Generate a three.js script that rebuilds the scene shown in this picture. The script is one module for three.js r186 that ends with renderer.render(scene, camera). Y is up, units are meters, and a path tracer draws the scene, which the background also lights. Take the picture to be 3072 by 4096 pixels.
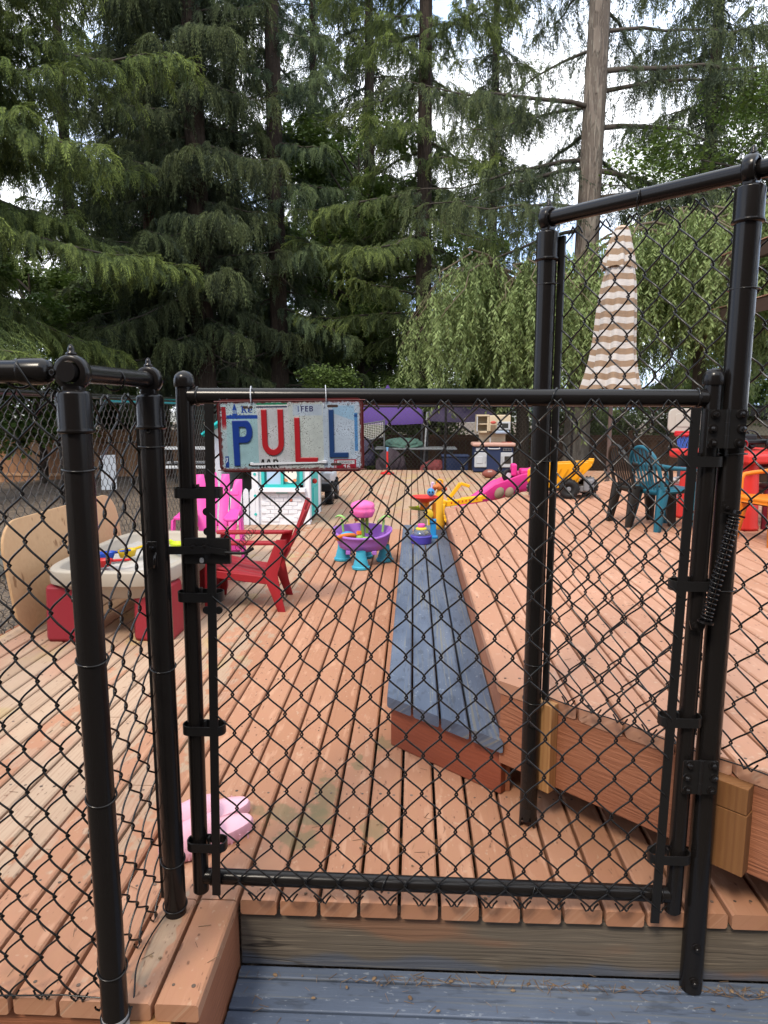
import * as THREE from 'three';
import { mergeGeometries, mergeVertices } from 'three/addons/utils/BufferGeometryUtils.js';
import { RoundedBoxGeometry } from 'three/addons/geometries/RoundedBoxGeometry.js';

// ---------- camera, sky, sun, exposure ----------
const scene = new THREE.Scene();
const camera = new THREE.PerspectiveCamera(73.94, 3 / 4, 0.05, 400);
camera.position.set(0, 1.16, 0);
camera.rotation.order = 'YXZ';
camera.rotation.set(-8.53 * Math.PI / 180, 2.48 * Math.PI / 180, 0);

const renderer = new THREE.WebGLRenderer({ antialias: true });
renderer.toneMapping = THREE.LinearToneMapping;
renderer.toneMappingExposure = 2.1;
renderer.shadowMap.enabled = true;

const sun = new THREE.DirectionalLight(0xfff1de, 1.5);
sun.position.set(-9, 24, 17);
sun.castShadow = true;
sun.shadow.radius = 24;
sun.shadow.mapSize.set(2048, 2048);
Object.assign(sun.shadow.camera, { left: -25, right: 25, top: 25, bottom: -25, near: 1, far: 90 });
scene.add(sun, sun.target);

// ---------- seeded noise ----------
function rng(seed) { let s = seed >>> 0; return () => { s = (s + 0x6D2B79F5) >>> 0; let t = Math.imul(s ^ (s >>> 15), 1 | s); t = (t + Math.imul(t ^ (t >>> 7), 61 | t)) ^ t; return ((t ^ (t >>> 14)) >>> 0) / 4294967296; }; }
const R = rng(20240607);
const rr = (a, b) => a + (b - a) * R();
function h2(x, y) { let n = Math.imul(x, 374761393) + Math.imul(y, 668265263) | 0; n = Math.imul(n ^ (n >>> 13), 1274126177); return ((n ^ (n >>> 16)) >>> 0) / 4294967296; }
function vn(x, y) { const xi = Math.floor(x), yi = Math.floor(y), fx = x - xi, fy = y - yi, u = fx * fx * (3 - 2 * fx), v = fy * fy * (3 - 2 * fy); const a = h2(xi, yi), b = h2(xi + 1, yi), c = h2(xi, yi + 1), d = h2(xi + 1, yi + 1); return a + (b - a) * u + (c - a) * v + (a - b - c + d) * u * v; }
function fbm(x, y, o = 4) { let s = 0, a = 0.5, t = 0; for (let i = 0; i < o; i++) { s += a * vn(x, y); t += a; a *= 0.5; x = x * 2.03 + 17.1; y = y * 2.03 + 9.7; } return s / t; }
const clamp = (x, a = 0, b = 1) => Math.min(b, Math.max(a, x));
const sst = (a, b, x) => { const t = clamp((x - a) / (b - a)); return t * t * (3 - 2 * t); };
const mix = (a, b, t) => a + (b - a) * t;
const mix3 = (a, b, t) => [mix(a[0], b[0], t), mix(a[1], b[1], t), mix(a[2], b[2], t)];

// overcast sky: thin bright cloud with a little blue between
{
  const W = 1024, H = 512, d = new Float32Array(W * H * 4);
  for (let j = 0; j < H; j++) for (let i = 0; i < W; i++) {
    const el = (j / H - 0.5) * Math.PI, az = i / W * 2 * Math.PI, ce = Math.cos(el), sy = Math.sin(el);
    const px = Math.cos(az) * ce, pz = Math.sin(az) * ce, k = 1 / (Math.abs(sy) + 0.35);
    const n = fbm(px * k * 2.2 + 31, pz * k * 2.2 + 11, 5), n2 = fbm(px * k * 6 + 3, pz * k * 6 + 51, 3);
    const c = sst(0.36, 0.6, n * 0.8 + n2 * 0.2);
    let col = mix3([0.46, 0.62, 0.92], [1.02, 1.05, 1.1], c);
    if (sy < 0) col = mix3(col, [0.3, 0.3, 0.28], sst(0, 0.08, -sy));
    const o = (j * W + i) * 4; d[o] = col[0]; d[o + 1] = col[1]; d[o + 2] = col[2]; d[o + 3] = 1;
  }
  const t = new THREE.DataTexture(d, W, H, THREE.RGBAFormat, THREE.FloatType);
  t.mapping = THREE.EquirectangularReflectionMapping; t.magFilter = t.minFilter = THREE.LinearFilter; t.needsUpdate = true;
  scene.background = t; scene.environment = t;
}

// ---------- textures and materials ----------
function tex(w, h, fn, bump = true) {   // fn(u, v) -> [r, g, b (sRGB 0..255), height 0..1]
  const c = new Uint8Array(w * h * 4), b = bump ? new Uint8Array(w * h * 4) : null;
  for (let j = 0; j < h; j++) for (let i = 0; i < w; i++) {
    const p = fn((i + 0.5) / w, (j + 0.5) / h), o = (j * w + i) * 4;
    c[o] = clamp(p[0], 0, 255); c[o + 1] = clamp(p[1], 0, 255); c[o + 2] = clamp(p[2], 0, 255); c[o + 3] = 255;
    if (b) { const q = clamp(p[3], 0, 1) * 255; b[o] = b[o + 1] = b[o + 2] = q; b[o + 3] = 255; }
  }
  const mk = (d, srgb) => { const t = new THREE.DataTexture(d, w, h); t.magFilter = THREE.LinearFilter; t.minFilter = THREE.LinearMipmapLinearFilter; t.generateMipmaps = true; t.wrapS = t.wrapT = THREE.MirroredRepeatWrapping; if (srgb) t.colorSpace = THREE.SRGBColorSpace; t.needsUpdate = true; return t; };
  return { map: mk(c, true), bumpMap: b ? mk(b, false) : undefined };
}
const std = o => new THREE.MeshStandardMaterial(o);
const phys = o => new THREE.MeshPhysicalMaterial(o);
const plastic = (hex, rough = 0.42) => phys({ color: hex, roughness: rough, specularIntensity: 0.6 });
const texMat = (t, o = {}) => std({ map: t.map, ...(t.bumpMap ? { bumpMap: t.bumpMap, bumpScale: 0.0015 } : {}), roughness: 0.8, ...o });

// ---------- geometry helpers ----------
const X = new THREE.Vector3(1, 0, 0), Y = new THREE.Vector3(0, 1, 0), Z = new THREE.Vector3(0, 0, 1);
const V = (x, y, z) => new THREE.Vector3(x, y, z);
function clean(g) { if (g.index) g = g.toNonIndexed(); for (const k of Object.keys(g.attributes)) if (!['position', 'normal', 'uv'].includes(k)) g.deleteAttribute(k); g.morphAttributes = {}; if (!g.attributes.uv) g.setAttribute('uv', new THREE.BufferAttribute(new Float32Array(g.attributes.position.count * 2), 2)); return g; }
const merge = a => { a = [].concat(a); return a.length === 1 ? a[0] : mergeGeometries(a.map(clean)); };
const put = (g, x, y, z, rx = 0, ry = 0, rz = 0) => { if (rx || ry || rz) g.applyMatrix4(new THREE.Matrix4().makeRotationFromEuler(new THREE.Euler(rx, ry, rz, 'YXZ'))); return g.translate(x, y, z); };
const box = (w, h, d, x = 0, y = 0, z = 0, rx, ry, rz) => put(new THREE.BoxGeometry(w, h, d), x, y, z, rx, ry, rz);
const rbox = (w, h, d, r, x = 0, y = 0, z = 0, rx, ry, rz) => put(new RoundedBoxGeometry(w, h, d, 2, Math.min(r, w / 2.01, h / 2.01, d / 2.01)), x, y, z, rx, ry, rz);
const cyl = (r1, r2, h, x = 0, y = 0, z = 0, seg = 20, rx, ry, rz) => put(new THREE.CylinderGeometry(r1, r2, h, seg), x, y, z, rx, ry, rz);
const sph = (r, x = 0, y = 0, z = 0, sx = 1, sy = 1, sz = 1, seg = 18) => new THREE.SphereGeometry(r, seg, Math.round(seg * 0.66)).scale(sx, sy, sz).translate(x, y, z);
const torus = (R_, r, x = 0, y = 0, z = 0, rx, ry, rz, arc = Math.PI * 2, ts = 28, rs = 8) => put(new THREE.TorusGeometry(R_, r, rs, ts, arc), x, y, z, rx, ry, rz);
const lathe = (pts, seg = 24, x = 0, y = 0, z = 0) => new THREE.LatheGeometry(pts.map(p => new THREE.Vector2(p[0], p[1])), seg).translate(x, y, z);
const tube = (pts, r, seg = 24, rad = 8, closed = false) => new THREE.TubeGeometry(new THREE.CatmullRomCurve3(pts.map(p => p.isVector3 ? p : V(...p)), closed, 'catmullrom', 0.5), seg, r, rad, closed);
function rod(a, b, r1, r2 = r1, seg = 14) { a = a.isVector3 ? a : V(...a); b = b.isVector3 ? b : V(...b); const d = b.clone().sub(a), L = d.length(); const g = new THREE.CylinderGeometry(r2, r1, L, seg); g.applyQuaternion(new THREE.Quaternion().setFromUnitVectors(Y, d.normalize())); return g.translate((a.x + b.x) / 2, (a.y + b.y) / 2, (a.z + b.z) / 2); }
function bar(a, b, w, h, up = Y, r = 0) { a = a.isVector3 ? a : V(...a); b = b.isVector3 ? b : V(...b); const d = b.clone().sub(a), L = d.length(); d.normalize(); const s = d.clone().cross(up).normalize(), u = s.clone().cross(d); const g = r ? new RoundedBoxGeometry(w, h, L, 2, r) : new THREE.BoxGeometry(w, h, L); g.applyMatrix4(new THREE.Matrix4().makeBasis(s, u, d.clone().negate())); return g.translate((a.x + b.x) / 2, (a.y + b.y) / 2, (a.z + b.z) / 2); }
function ext(pts, depth, bevel = 0, holes = []) { const s = pts instanceof THREE.Shape ? pts : new THREE.Shape(pts.map(p => new THREE.Vector2(p[0], p[1]))); for (const h of holes) s.holes.push(new THREE.Path(h.map(p => new THREE.Vector2(p[0], p[1])))); const g = new THREE.ExtrudeGeometry(s, { depth: depth - 2 * bevel, bevelEnabled: bevel > 0, bevelSize: bevel, bevelThickness: bevel, bevelSegments: 2, bevelOffset: -bevel, curveSegments: 10 }); return g.translate(0, 0, bevel); }
function roundRect(w, h, r, x = 0, y = 0) { const s = new THREE.Shape(), a = x - w / 2, b = y - h / 2; s.moveTo(a + r, b); s.lineTo(a + w - r, b); s.absarc(a + w - r, b + r, r, -Math.PI / 2, 0); s.lineTo(a + w, b + h - r); s.absarc(a + w - r, b + h - r, r, 0, Math.PI / 2); s.lineTo(a + r, b + h); s.absarc(a + r, b + h - r, r, Math.PI / 2, Math.PI); s.lineTo(a, b + r); s.absarc(a + r, b + r, r, Math.PI, Math.PI * 1.5); return s; }
// a lofted shell: rings of points, each ring a closed list
function loft(rings, capStart = true, capEnd = true, closed = true) {
  const n = rings[0].length, pos = [], idx = [];
  rings.forEach(r => r.forEach(p => pos.push(p[0], p[1], p[2])));
  for (let i = 0; i + 1 < rings.length; i++) for (let j = 0; j < (closed ? n : n - 1); j++) { const a = i * n + j, b = i * n + (j + 1) % n, c = a + n, d = b + n; idx.push(a, c, b, b, c, d); }
  const cap = (k, flip) => { const c = pos.length / 3, m = [0, 0, 0]; rings[k].forEach(p => { m[0] += p[0] / n; m[1] += p[1] / n; m[2] += p[2] / n; }); pos.push(...m); for (let j = 0; j < n; j++) { const a = k * n + j, b = k * n + (j + 1) % n; flip ? idx.push(c, a, b) : idx.push(c, b, a); } };
  if (capStart) cap(0, true); if (capEnd) cap(rings.length - 1, false);
  const g = new THREE.BufferGeometry(); g.setAttribute('position', new THREE.Float32BufferAttribute(pos, 3)); g.setIndex(idx); g.computeVertexNormals(); return g;
}
const taken = new Map();
function numbered(n) { const k = taken.get(n) || 0; taken.set(n, k + 1); return k ? `${n}_${String(k).padStart(3, '0')}` : n; }
function obj(name, geos, mat, parent) { const m = new THREE.Mesh(merge(geos), mat); m.name = parent ? name : numbered(name); m.castShadow = m.receiveShadow = true; (parent || scene).add(m); return m; }
function tag(o, label, category, group, kind) { o.userData.label = label; if (category) o.userData.category = category; if (group) o.userData.group = group; if (kind) o.userData.kind = kind; return o; }
function thing(name, label, category, p = [0, 0, 0], turn = 0, group) { const o = new THREE.Group(); o.name = numbered(name); scene.add(o); o.position.set(...p); o.rotation.y = turn; return tag(o, label, category, group); }
function structure(name, label) { const o = new THREE.Group(); o.name = numbered(name); scene.add(o); o.userData.kind = 'structure'; o.userData.label = label; return o; }

// ---------- decks ----------
const PITCH = 0.0963, GAP0 = -0.0272, BW = 0.0893;
const boardIndex = x => Math.floor((x - GAP0) / PITCH);
// wood grain along v (metres): returns 0..1
function grain(x, z, k) { const wob = fbm(x * 9 + k * 7.3, z * 1.3 + k * 3.1, 3); const rings = 0.5 + 0.5 * Math.sin((x + wob * 0.05) * 420 + k * 2.1); const fine = vn(x * 620 + k * 11, z * 9); return 0.55 * rings * vn(x * 40 + k, z * 2 + k * 1.7) + 0.45 * fine; }
const ORANGE = [156, 109, 80], ORANGE2 = [171, 125, 97], PALE = [160, 133, 108], PALE2 = [176, 150, 126];
const MOSS = [[-0.263, -1.905, 0.042, 0.12], [-0.375, -1.805, 0.05, 0.055], [-0.275, -1.79, 0.045, 0.05], [-0.172, -2.137, 0.014, 0.045], [-0.178, -2.085, 0.02, 0.03], [-0.106, -1.753, 0.035, 0.06], [-0.445, -1.819, 0.03, 0.03], [-0.103, -2.24, 0.03, 0.05], [-0.31, -1.69, 0.06, 0.04]];
function deckColour(x, z, worn) {
  const k = boardIndex(x), t = h2(k, 77), g = grain(x, z, k);
  const big = fbm(x * 3 + 5, z * 1.1 + 2, 4), fine = fbm(x * 60, z * 22, 3);
  let o = mix3(ORANGE, ORANGE2, clamp(0.15 + 0.7 * t + (big - 0.5) * 0.9));
  o = mix3(o, [128, 84, 60], 0.3 * sst(0.55, 0.9, g));
  o = mix3(o, [192, 150, 122], 0.5 * sst(0.62, 0.8, fbm(x * 45 + 9, z * 9 + k, 4)));
  let p = mix3(PALE, PALE2, h2(k, 31)); p = mix3(p, [128, 92, 70], 0.6 * sst(0.3, 0.85, g)); p = mix3(p, [168, 116, 92], 0.5 * sst(0.5, 0.72, fbm(x * 4 + k * 3, z * 2.2, 3)));
  p = mix3(p, [168, 144, 92], 0.5 * sst(0.66, 0.75, fbm(x * 5 + 40, z * 3 + 13, 3)));
  const edge = fbm(x * 34 + 3, z * 17 + 8, 5) - 0.5;
  const m = sst(-0.06, 0.06, worn + edge * 1.5);
  let c = mix3(o, p, m), hgt = 0.55 + 0.2 * g - 0.15 * m;
  // small nicks, nail heads and dirt
  const nick = sst(0.78, 0.84, fbm(x * 150 + 7, z * 38 + 3, 3)); c = mix3(c, [96, 64, 46], 0.7 * nick); hgt -= 0.3 * nick;
  const pale = sst(0.76, 0.8, fbm(x * 90 + 70, z * 60 + 30, 3)); c = mix3(c, [184, 156, 130], 0.5 * pale);
  for (const [mx, mz, rx, rz] of MOSS) { const d = Math.hypot((x - mx) / rx, (z - mz) / rz) + (fbm(x * 40 + mx * 90, z * 40, 4) - 0.5) * 1.5; if (d < 1.1) c = mix3(c, [108, 98, 66], 0.75 * sst(1.1, 0.7, d) * (0.55 + 0.45 * fine)); }
  return [c[0], c[1], c[2], hgt];
}
function wornAt(x, z) {            // > 0 bare wood, < 0 stained
  const k = boardIndex(x), j = h2(k, 5);
  if (z < -6.6) return 0.5 - 0.5 * sst(1.2, 3.2, x) - 0.35 * (h2(k, 9) > 0.8);
  const left = sst(-0.58 - 0.3 * j, -0.92 - 0.3 * j, x);           // the left boards have lost their stain
  const front = sst(-1.30 - 0.12 * j, -1.8, z);
  const foot = Math.hypot((x + 0.548) / 0.03, (z + 1.33) / 0.12); if (foot < 1.6 && x < -0.512) return 0.9 - foot;
  const w = left * front;
  return -0.55 + 1.1 * w - (j > 0.82 ? 0.5 * sst(-3.4, -2.6, z) : 0) - 0.5 * sst(-5.2, -6.0, z) * (x > -1.15 ? 1 : 0);
}
const nearMap = { x0: -2.3, x1: 1.3, z0: -7.6, z1: -1.1 }, farMap = { x0: -2.3, x1: 5.9, z0: -13.4, z1: -6.5 };
const mapTex = (w, h, m, f, o) => { const t = tex(w, h, (u, v) => f(mix(m.x0, m.x1, u), mix(m.z0, m.z1, v))); return texMat(t, o); };
const deckNearMat = mapTex(2048, 2048, nearMap, (x, z) => deckColour(x, z, wornAt(x, z)), { roughness: 0.72, bumpScale: 0.0012 });
const deckFarMat = mapTex(1024, 1024, farMap, (x, z) => deckColour(x, z, wornAt(x, z)), { roughness: 0.75 });
const upMap = { x0: 0.15, x1: 3.75, z0: -8.9, z1: -1.2 };
const upperMat = mapTex(1024, 2048, upMap, (x, z) => { const c = deckColour(x + 8.3, z + 3.1, -0.75); return [c[0] * 1.04, c[1] * 1.06, c[2] * 1.1, c[3]]; }, { roughness: 0.7, bumpScale: 0.0012 });
const BLUE = [88, 103, 124];
function blueWood(x, z, k, wear) {
  const g = grain(x, z, k), n = fbm(x * 7 + k, z * 2.5, 4), f = fbm(x * 70, z * 20 + k, 4);
  let c = mix3([66, 77, 95], [94, 105, 123], clamp(n * 1.5 - 0.3));
  c = mix3(c, [118, 112, 96], wear * sst(0.5, 0.85, g * 0.75 + n * 0.4));
  c = mix3(c, [46, 52, 62], 0.35 * sst(0.6, 0.75, f));
  c = mix3(c, [150, 156, 162], 0.5 * sst(0.73, 0.8, fbm(x * 150 + 20, z * 70 + 60, 4)));
  return [c[0], c[1], c[2], 0.5 + 0.35 * g - 0.2 * sst(0.7, 0.77, f)];
}
const benchMap = { x0: -0.15, x1: 0.35, z0: -5.9, z1: -1.8 }, treadMap = { x0: -0.6, x1: 1.4, z0: -1.6, z1: -0.6 };
const benchMat = mapTex(512, 2048, benchMap, (x, z) => blueWood(x, z, boardIndex(x), 0.75), { roughness: 0.62 });
const treadMat = mapTex(2048, 1024, treadMap, (x, z) => { const c = blueWood(z, x, Math.floor(z / 0.1), 0.45); const d = Math.hypot((x + 0.04) / 0.05, (z + 1.24) / 0.02) + (fbm(x * 60, z * 60, 3) - 0.5) * 1.6; const r = sst(1, 0.8, d); return r > 0 ? [...mix3(c, [150, 84, 70], r * 0.8), c[3]] : c; }, { roughness: 0.6 });
const riserMat = texMat(tex(1024, 256, (u, v) => { const x = u * 2, y = v * 0.25, g = grain(y + 0.03 * fbm(x * 3, y * 14, 3), x * 1.2, 3), n = fbm(x * 3, y * 9, 4); let c = mix3([84, 76, 65], [108, 98, 85], clamp(n * 1.4 - 0.2)); c = mix3(c, [66, 58, 50], 0.5 * g); c = mix3(c, [150, 92, 60], 0.45 * sst(0.62, 0.72, fbm(x * 2.2 + 4, y * 8 + 2, 3))); c = mix3(c, [70, 80, 98], 0.7 * sst(0.035, 0.012, y + (fbm(x * 9, y * 3, 3) - 0.5) * 0.05)); const crk = sst(0.018, 0.0, Math.abs(fbm(x * 1.6 + 7, y * 22, 3) - 0.5)) * sst(0.56, 0.7, fbm(x * 1.7 + 30, y * 6, 2)); c = mix3(c, [34, 28, 24], 0.85 * crk); c = mix3(c, [150, 138, 118], 0.3 * sst(0.66, 0.8, fbm(x * 8, y * 160, 3))); return [...c, 0.4 + 0.5 * g - 0.4 * crk]; }), { bumpScale: 0.003, roughness: 0.85 });
const fasciaTex = tex(1024, 256, (u, v) => { const x = u * 2, y = v * 0.25, g = grain(y + 0.05 * fbm(x * 4, y * 10, 3), x * 1.2, 8), n = fbm(x * 4, y * 8, 4); let c = mix3([160, 102, 72], [184, 124, 92], clamp(n * 1.5 - 0.25)); c = mix3(c, [118, 72, 52], 0.35 * g); const saw = vn(x * 30, y * 420); return [...c, 0.25 + 0.5 * g + 0.25 * saw]; });
const fasciaMat = texMat(fasciaTex, { bumpScale: 0.003, roughness: 0.8, color: 0xdfd8d0 });
const rawTex = tex(256, 256, (u, v) => { const g = grain(u * 0.2, v * 0.6, 4), n = fbm(u * 4, v * 9, 3); let c = mix3([188, 148, 102], [204, 166, 120], n); c = mix3(c, [150, 106, 66], 0.5 * g); return [...c, 0.5 + 0.4 * g]; });
const rawMat = texMat(rawTex, { roughness: 0.8, color: 0xdccdb8 });
const oldBlockMat = texMat(rawTex, { roughness: 0.85, color: 0xa28b70 });
const darkSoil = std({ color: new THREE.Color(0.035, 0.028, 0.022), roughness: 1 });

// one board along z: profile with eased top edges; uv laid in metres over the map m
function boardGeo(x0, x1, z0, z1, top, th, m, cutA, cutB) {     // cutA(x), cutB(x): z of the far and the near end
  const e = 0.0045, pr = [[x0 + e, top], [x1 - e, top], [x1, top - e], [x1, top - th + e], [x1 - e, top - th], [x0 + e, top - th], [x0, top - th + e], [x0, top - e]];
  const za = cutA || (() => z0), zb = cutB || (() => z1), pos = [], uv = [];
  const U = (x, y, z) => [(x + (top - y) * 0.9 - m.x0) / (m.x1 - m.x0), (z - m.z0) / (m.z1 - m.z0)];
  const tri = (...p) => p.forEach(q => { pos.push(...q); uv.push(...U(...q)); });
  for (let i = 0; i < 8; i++) { const a = pr[i], b = pr[(i + 1) % 8], A = [a[0], a[1], za(a[0])], B = [b[0], b[1], za(b[0])], C = [a[0], a[1], zb(a[0])], D = [b[0], b[1], zb(b[0])]; tri(A, C, B); tri(B, C, D); }
  for (let i = 1; i < 7; i++) { const P = j => [pr[j][0], pr[j][1], zb(pr[j][0])], Q = j => [pr[j][0], pr[j][1], za(pr[j][0])]; tri(P(0), P(i + 1), P(i)); tri(Q(0), Q(i), Q(i + 1)); }
  const g = new THREE.BufferGeometry(); g.setAttribute('position', new THREE.Float32BufferAttribute(pos, 3)); g.setAttribute('uv', new THREE.Float32BufferAttribute(uv, 2)); g.computeVertexNormals();
  return g;
}
// diagonal front edge of the upper deck and of the blue step
const FC = [0.253, -1.93], FD = [0.531 / 0.7287, 0.499 / 0.7287];       // corner and direction of the upper deck's front edge
const frontZ = x => FC[1] + (x - FC[0]) * FD[1] / FD[0];
const backZ = x => -5.49 - (x - 0.262) * 1.155;                          // its slanting back edge

const lower = structure('lower_deck', 'orange-stained lower deck of narrow boards, worn pale at the left');
{
  const r = rng(5);
  for (let k = -22; k < 58; k++) {
    const x0 = GAP0 + k * PITCH + 0.0046 + (r() - 0.5) * 0.001, x1 = GAP0 + (k + 1) * PITCH - 0.0046;
    if (x0 < -2.15) continue;
    const xc = (x0 + x1) / 2, front = xc < -0.416 ? -1.163 : -1.456;
    const jit = () => (r() - 0.5) * 0.0016;
    if (xc < 2.0) {
      const j2 = -6.95 - 0.42 * h2(k, 3), cuts = [front - 0.004 * r()];
      if (xc < -0.5 && xc > -0.95 && k % 2) cuts.push(-1.747 - 0.3 * h2(k, 8)); else if (xc < -0.95 && k % 3 === 0) cuts.push(-2.4 - 1.2 * h2(k, 8));
      if (k === -5 || k === -6) cuts.splice(1, 0, -1.456);
      cuts.push(j2); cuts.sort((a, b) => b - a);
      for (let i = 0; i + 1 < cuts.length; i++) obj('board', boardGeo(x0, x1, cuts[i + 1] + 0.0025, cuts[i], jit(), 0.038, nearMap), deckNearMat, lower);
      obj('board', boardGeo(x0, x1, -13.25 - 0.02 * r(), j2 - 0.001, jit(), 0.038, farMap), deckFarMat, lower);
    } else obj('board', boardGeo(x0, x1, -13.25 - 0.02 * r(), -5.6, jit(), 0.038, farMap), deckFarMat, lower);
  }
  // fascia boards, joists and the beam below the far edge
  const wr = obj('riser_board', uvBox(1.95, 0.15, 0.03, 0.56, -0.0395 - 0.075, -1.4905), riserMat, lower); wr.userData.label = 'weathered dark brown riser board';
  const side = obj('side_board', uvBox(0.31, 0.23, 0.028, 0, 0, 0, true).rotateY(Math.PI / 2).translate(-0.434, -0.0395 - 0.115, -1.33), fasciaMat, lower); side.userData.label = 'rough orange side board of the stair well';
  obj('front_board', uvBox(1.75, 0.19, 0.03, -1.34, -0.0395 - 0.095, -1.197), fasciaMat, lower);
  obj('post_block', uvBox(0.085, 0.19, 0.04, -0.515, -0.0395 - 0.096, -1.176), rawMat, lower);
  obj('edge_board', boardGeo(-2.16, -2.145, -13.2, -1.2, -0.002, 0.14, nearMap), fasciaMat, lower);
  for (let i = 0; i < 14; i++) obj('joist', box(4.2, 0.12, 0.04, 0.2, -0.1, -1.75 - i * 0.82), rawMat, lower);
  obj('far_board', box(8.2, 0.18, 0.03, 1.9, -0.13, -13.27), fasciaMat, lower);
}
// a box whose uv is laid in metres over a 2 m x 0.25 m timber texture
function uvBox(w, h, d, x, y, z) {
  const g = new RoundedBoxGeometry(w, h, d, 1, 0.003), p = g.attributes.position, uv = g.attributes.uv, n = g.attributes.normal, hw = Math.min(0.5, w / 4), o = hw + R() * (1 - 2 * hw);
  for (let i = 0; i < p.count; i++) { const ax = Math.abs(n.getX(i)) > 0.7; uv.setXY(i, (ax ? p.getZ(i) : p.getX(i)) / 2 + o, (Math.abs(n.getY(i)) > 0.7 ? p.getZ(i) + h / 2 : p.getY(i) + h / 2) / 0.25); }
  return g.translate(x, y, z);
}
const upper = structure('upper_deck', 'raised orange deck with a slanting front edge');
const UY = 0.37;
{
  const r = rng(9);
  for (let k = 0; k < 37; k++) {
    const x0 = 0.253 + k * PITCH + 0.004, x1 = 0.253 + (k + 1) * PITCH - 0.004, xc = (x0 + x1) / 2;
    const near = x => Math.min(frontZ(x), -1.22 + 0 * x), far = x => Math.max(backZ(x), -8.7);
    const j = -3.4 - 1.6 * h2(k, 44);
    const y = UY + (r() - 0.5) * 0.0018, w = k === 0 ? x0 - 0.003 : x0;
    obj('board', boardGeo(w, x1, 0, 0, y, 0.038, upMap, () => j + 0.001, near), upperMat, upper);
    obj('board', boardGeo(w, x1, 0, 0, y - 0.0004, 0.038, upMap, far, () => j - 0.002), upperMat, upper);
  }
  // fascias: front (diagonal), left side and slanting back
  const a = -Math.atan2(FD[1], FD[0]), fl = 1.03;
  const fg = uvBox(fl, 0.218, 0.03, fl / 2, 0, 0); fg.rotateY(a);
  obj('front_fascia', fg.translate(0.271 + 0.0, 0.331 - 0.11, -1.936), fasciaMat, upper);
  const sg = uvBox(3.58, 0.33, 0.03, 0, 0, 0); sg.rotateY(Math.PI / 2);
  obj('side_fascia', sg.translate(0.288, 0.165, -1.95 - 1.79 - 0.005), fasciaMat, upper);
  const b = Math.atan2(1.155, 1), bg = uvBox(4.0, 0.33, 0.03, 2.0, 0, 0); bg.rotateY(b);
  obj('back_fascia', bg.translate(0.293, 0.165, -5.5), fasciaMat, upper);
  obj('front_fascia', uvBox(2.82, 0.325, 0.03, 2.42, 0.165, -1.247), fasciaMat, upper);  // unseen board added to keep light out from under the upper deck
  obj('added_right_fascia', uvBox(7.4, 0.325, 0.03, 0, 0, 0).rotateY(Math.PI / 2).translate(3.8, 0.165, -4.95), fasciaMat, upper);  // added end board, unseen, closes off light beneath the raised boards
  for (let i = 0; i < 5; i++) obj('joist', box(2.6, 0.14, 0.04, 1.9, 0.25, -2.7 - i * 0.75), rawMat, upper);
}
const step = structure('blue_step', 'blue-grey painted step of four planks between the two decks');
{
  const L = -0.089, Rr = 0.27, w = (Rr - L) / 4, zf = x => -2.211 + (x - L) * (0.306 / 0.354);
  for (let i = 0; i < 4; i++) { const g = boardGeo(L + i * w + 0.004, L + (i + 1) * w - 0.004 * (i < 3), 0, 0, 0.19 + (h2(i, 2) - 0.5) * 0.002, 0.038, benchMap, () => -5.72 - 0.02 * h2(i, 4), zf); obj('plank', g, benchMat, step); }
  const a = -Math.atan2(0.306, 0.354), len = 0.455;
  const g = uvBox(len, 0.148, 0.028, len / 2, 0, 0); g.rotateY(a);
  obj('riser_board', g.translate(-0.064, 0.076, -2.243), texMat(fasciaTex, { bumpScale: 0.0012, color: 0xc49a8a, roughness: 0.6 }), step);
  const s = uvBox(3.4, 0.148, 0.028, 0, 0, 0); s.rotateY(Math.PI / 2); obj('side_board', s.translate(-0.046, 0.076, -2.26 - 1.7), fasciaMat, step);
}
const stair = structure('stair_tread', 'blue-grey worn stair tread of planks below the gate');
{
  const zs = [[-1.470, -1.4365, -0.186], [-1.4335, -1.352, -0.19], [-1.348, -1.262, -0.192], [-1.256, -1.15, -0.193], [-1.146, -1.04, -0.194]];
  for (const [a, b, y] of zs) { const g = rboxTread(1.95, 0.036, b - a, 0.56, y - 0.018, (a + b) / 2); obj('plank', g, treadMat, stair); }
  obj('stringer', uvBox(0.04, 0.1, 0.42, -0.38, -0.275, -1.25), fasciaMat, stair);
}
function rboxTread(w, h, d, x, y, z) { const g = new RoundedBoxGeometry(w, h, d, 2, 0.004).translate(x, y, z), p = g.attributes.position, uv = g.attributes.uv; for (let i = 0; i < p.count; i++) uv.setXY(i, (p.getX(i) - treadMap.x0) / (treadMap.x1 - treadMap.x0), (p.getZ(i) + (y - p.getY(i)) - treadMap.z0) / (treadMap.z1 - treadMap.z0)); return g; }

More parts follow.
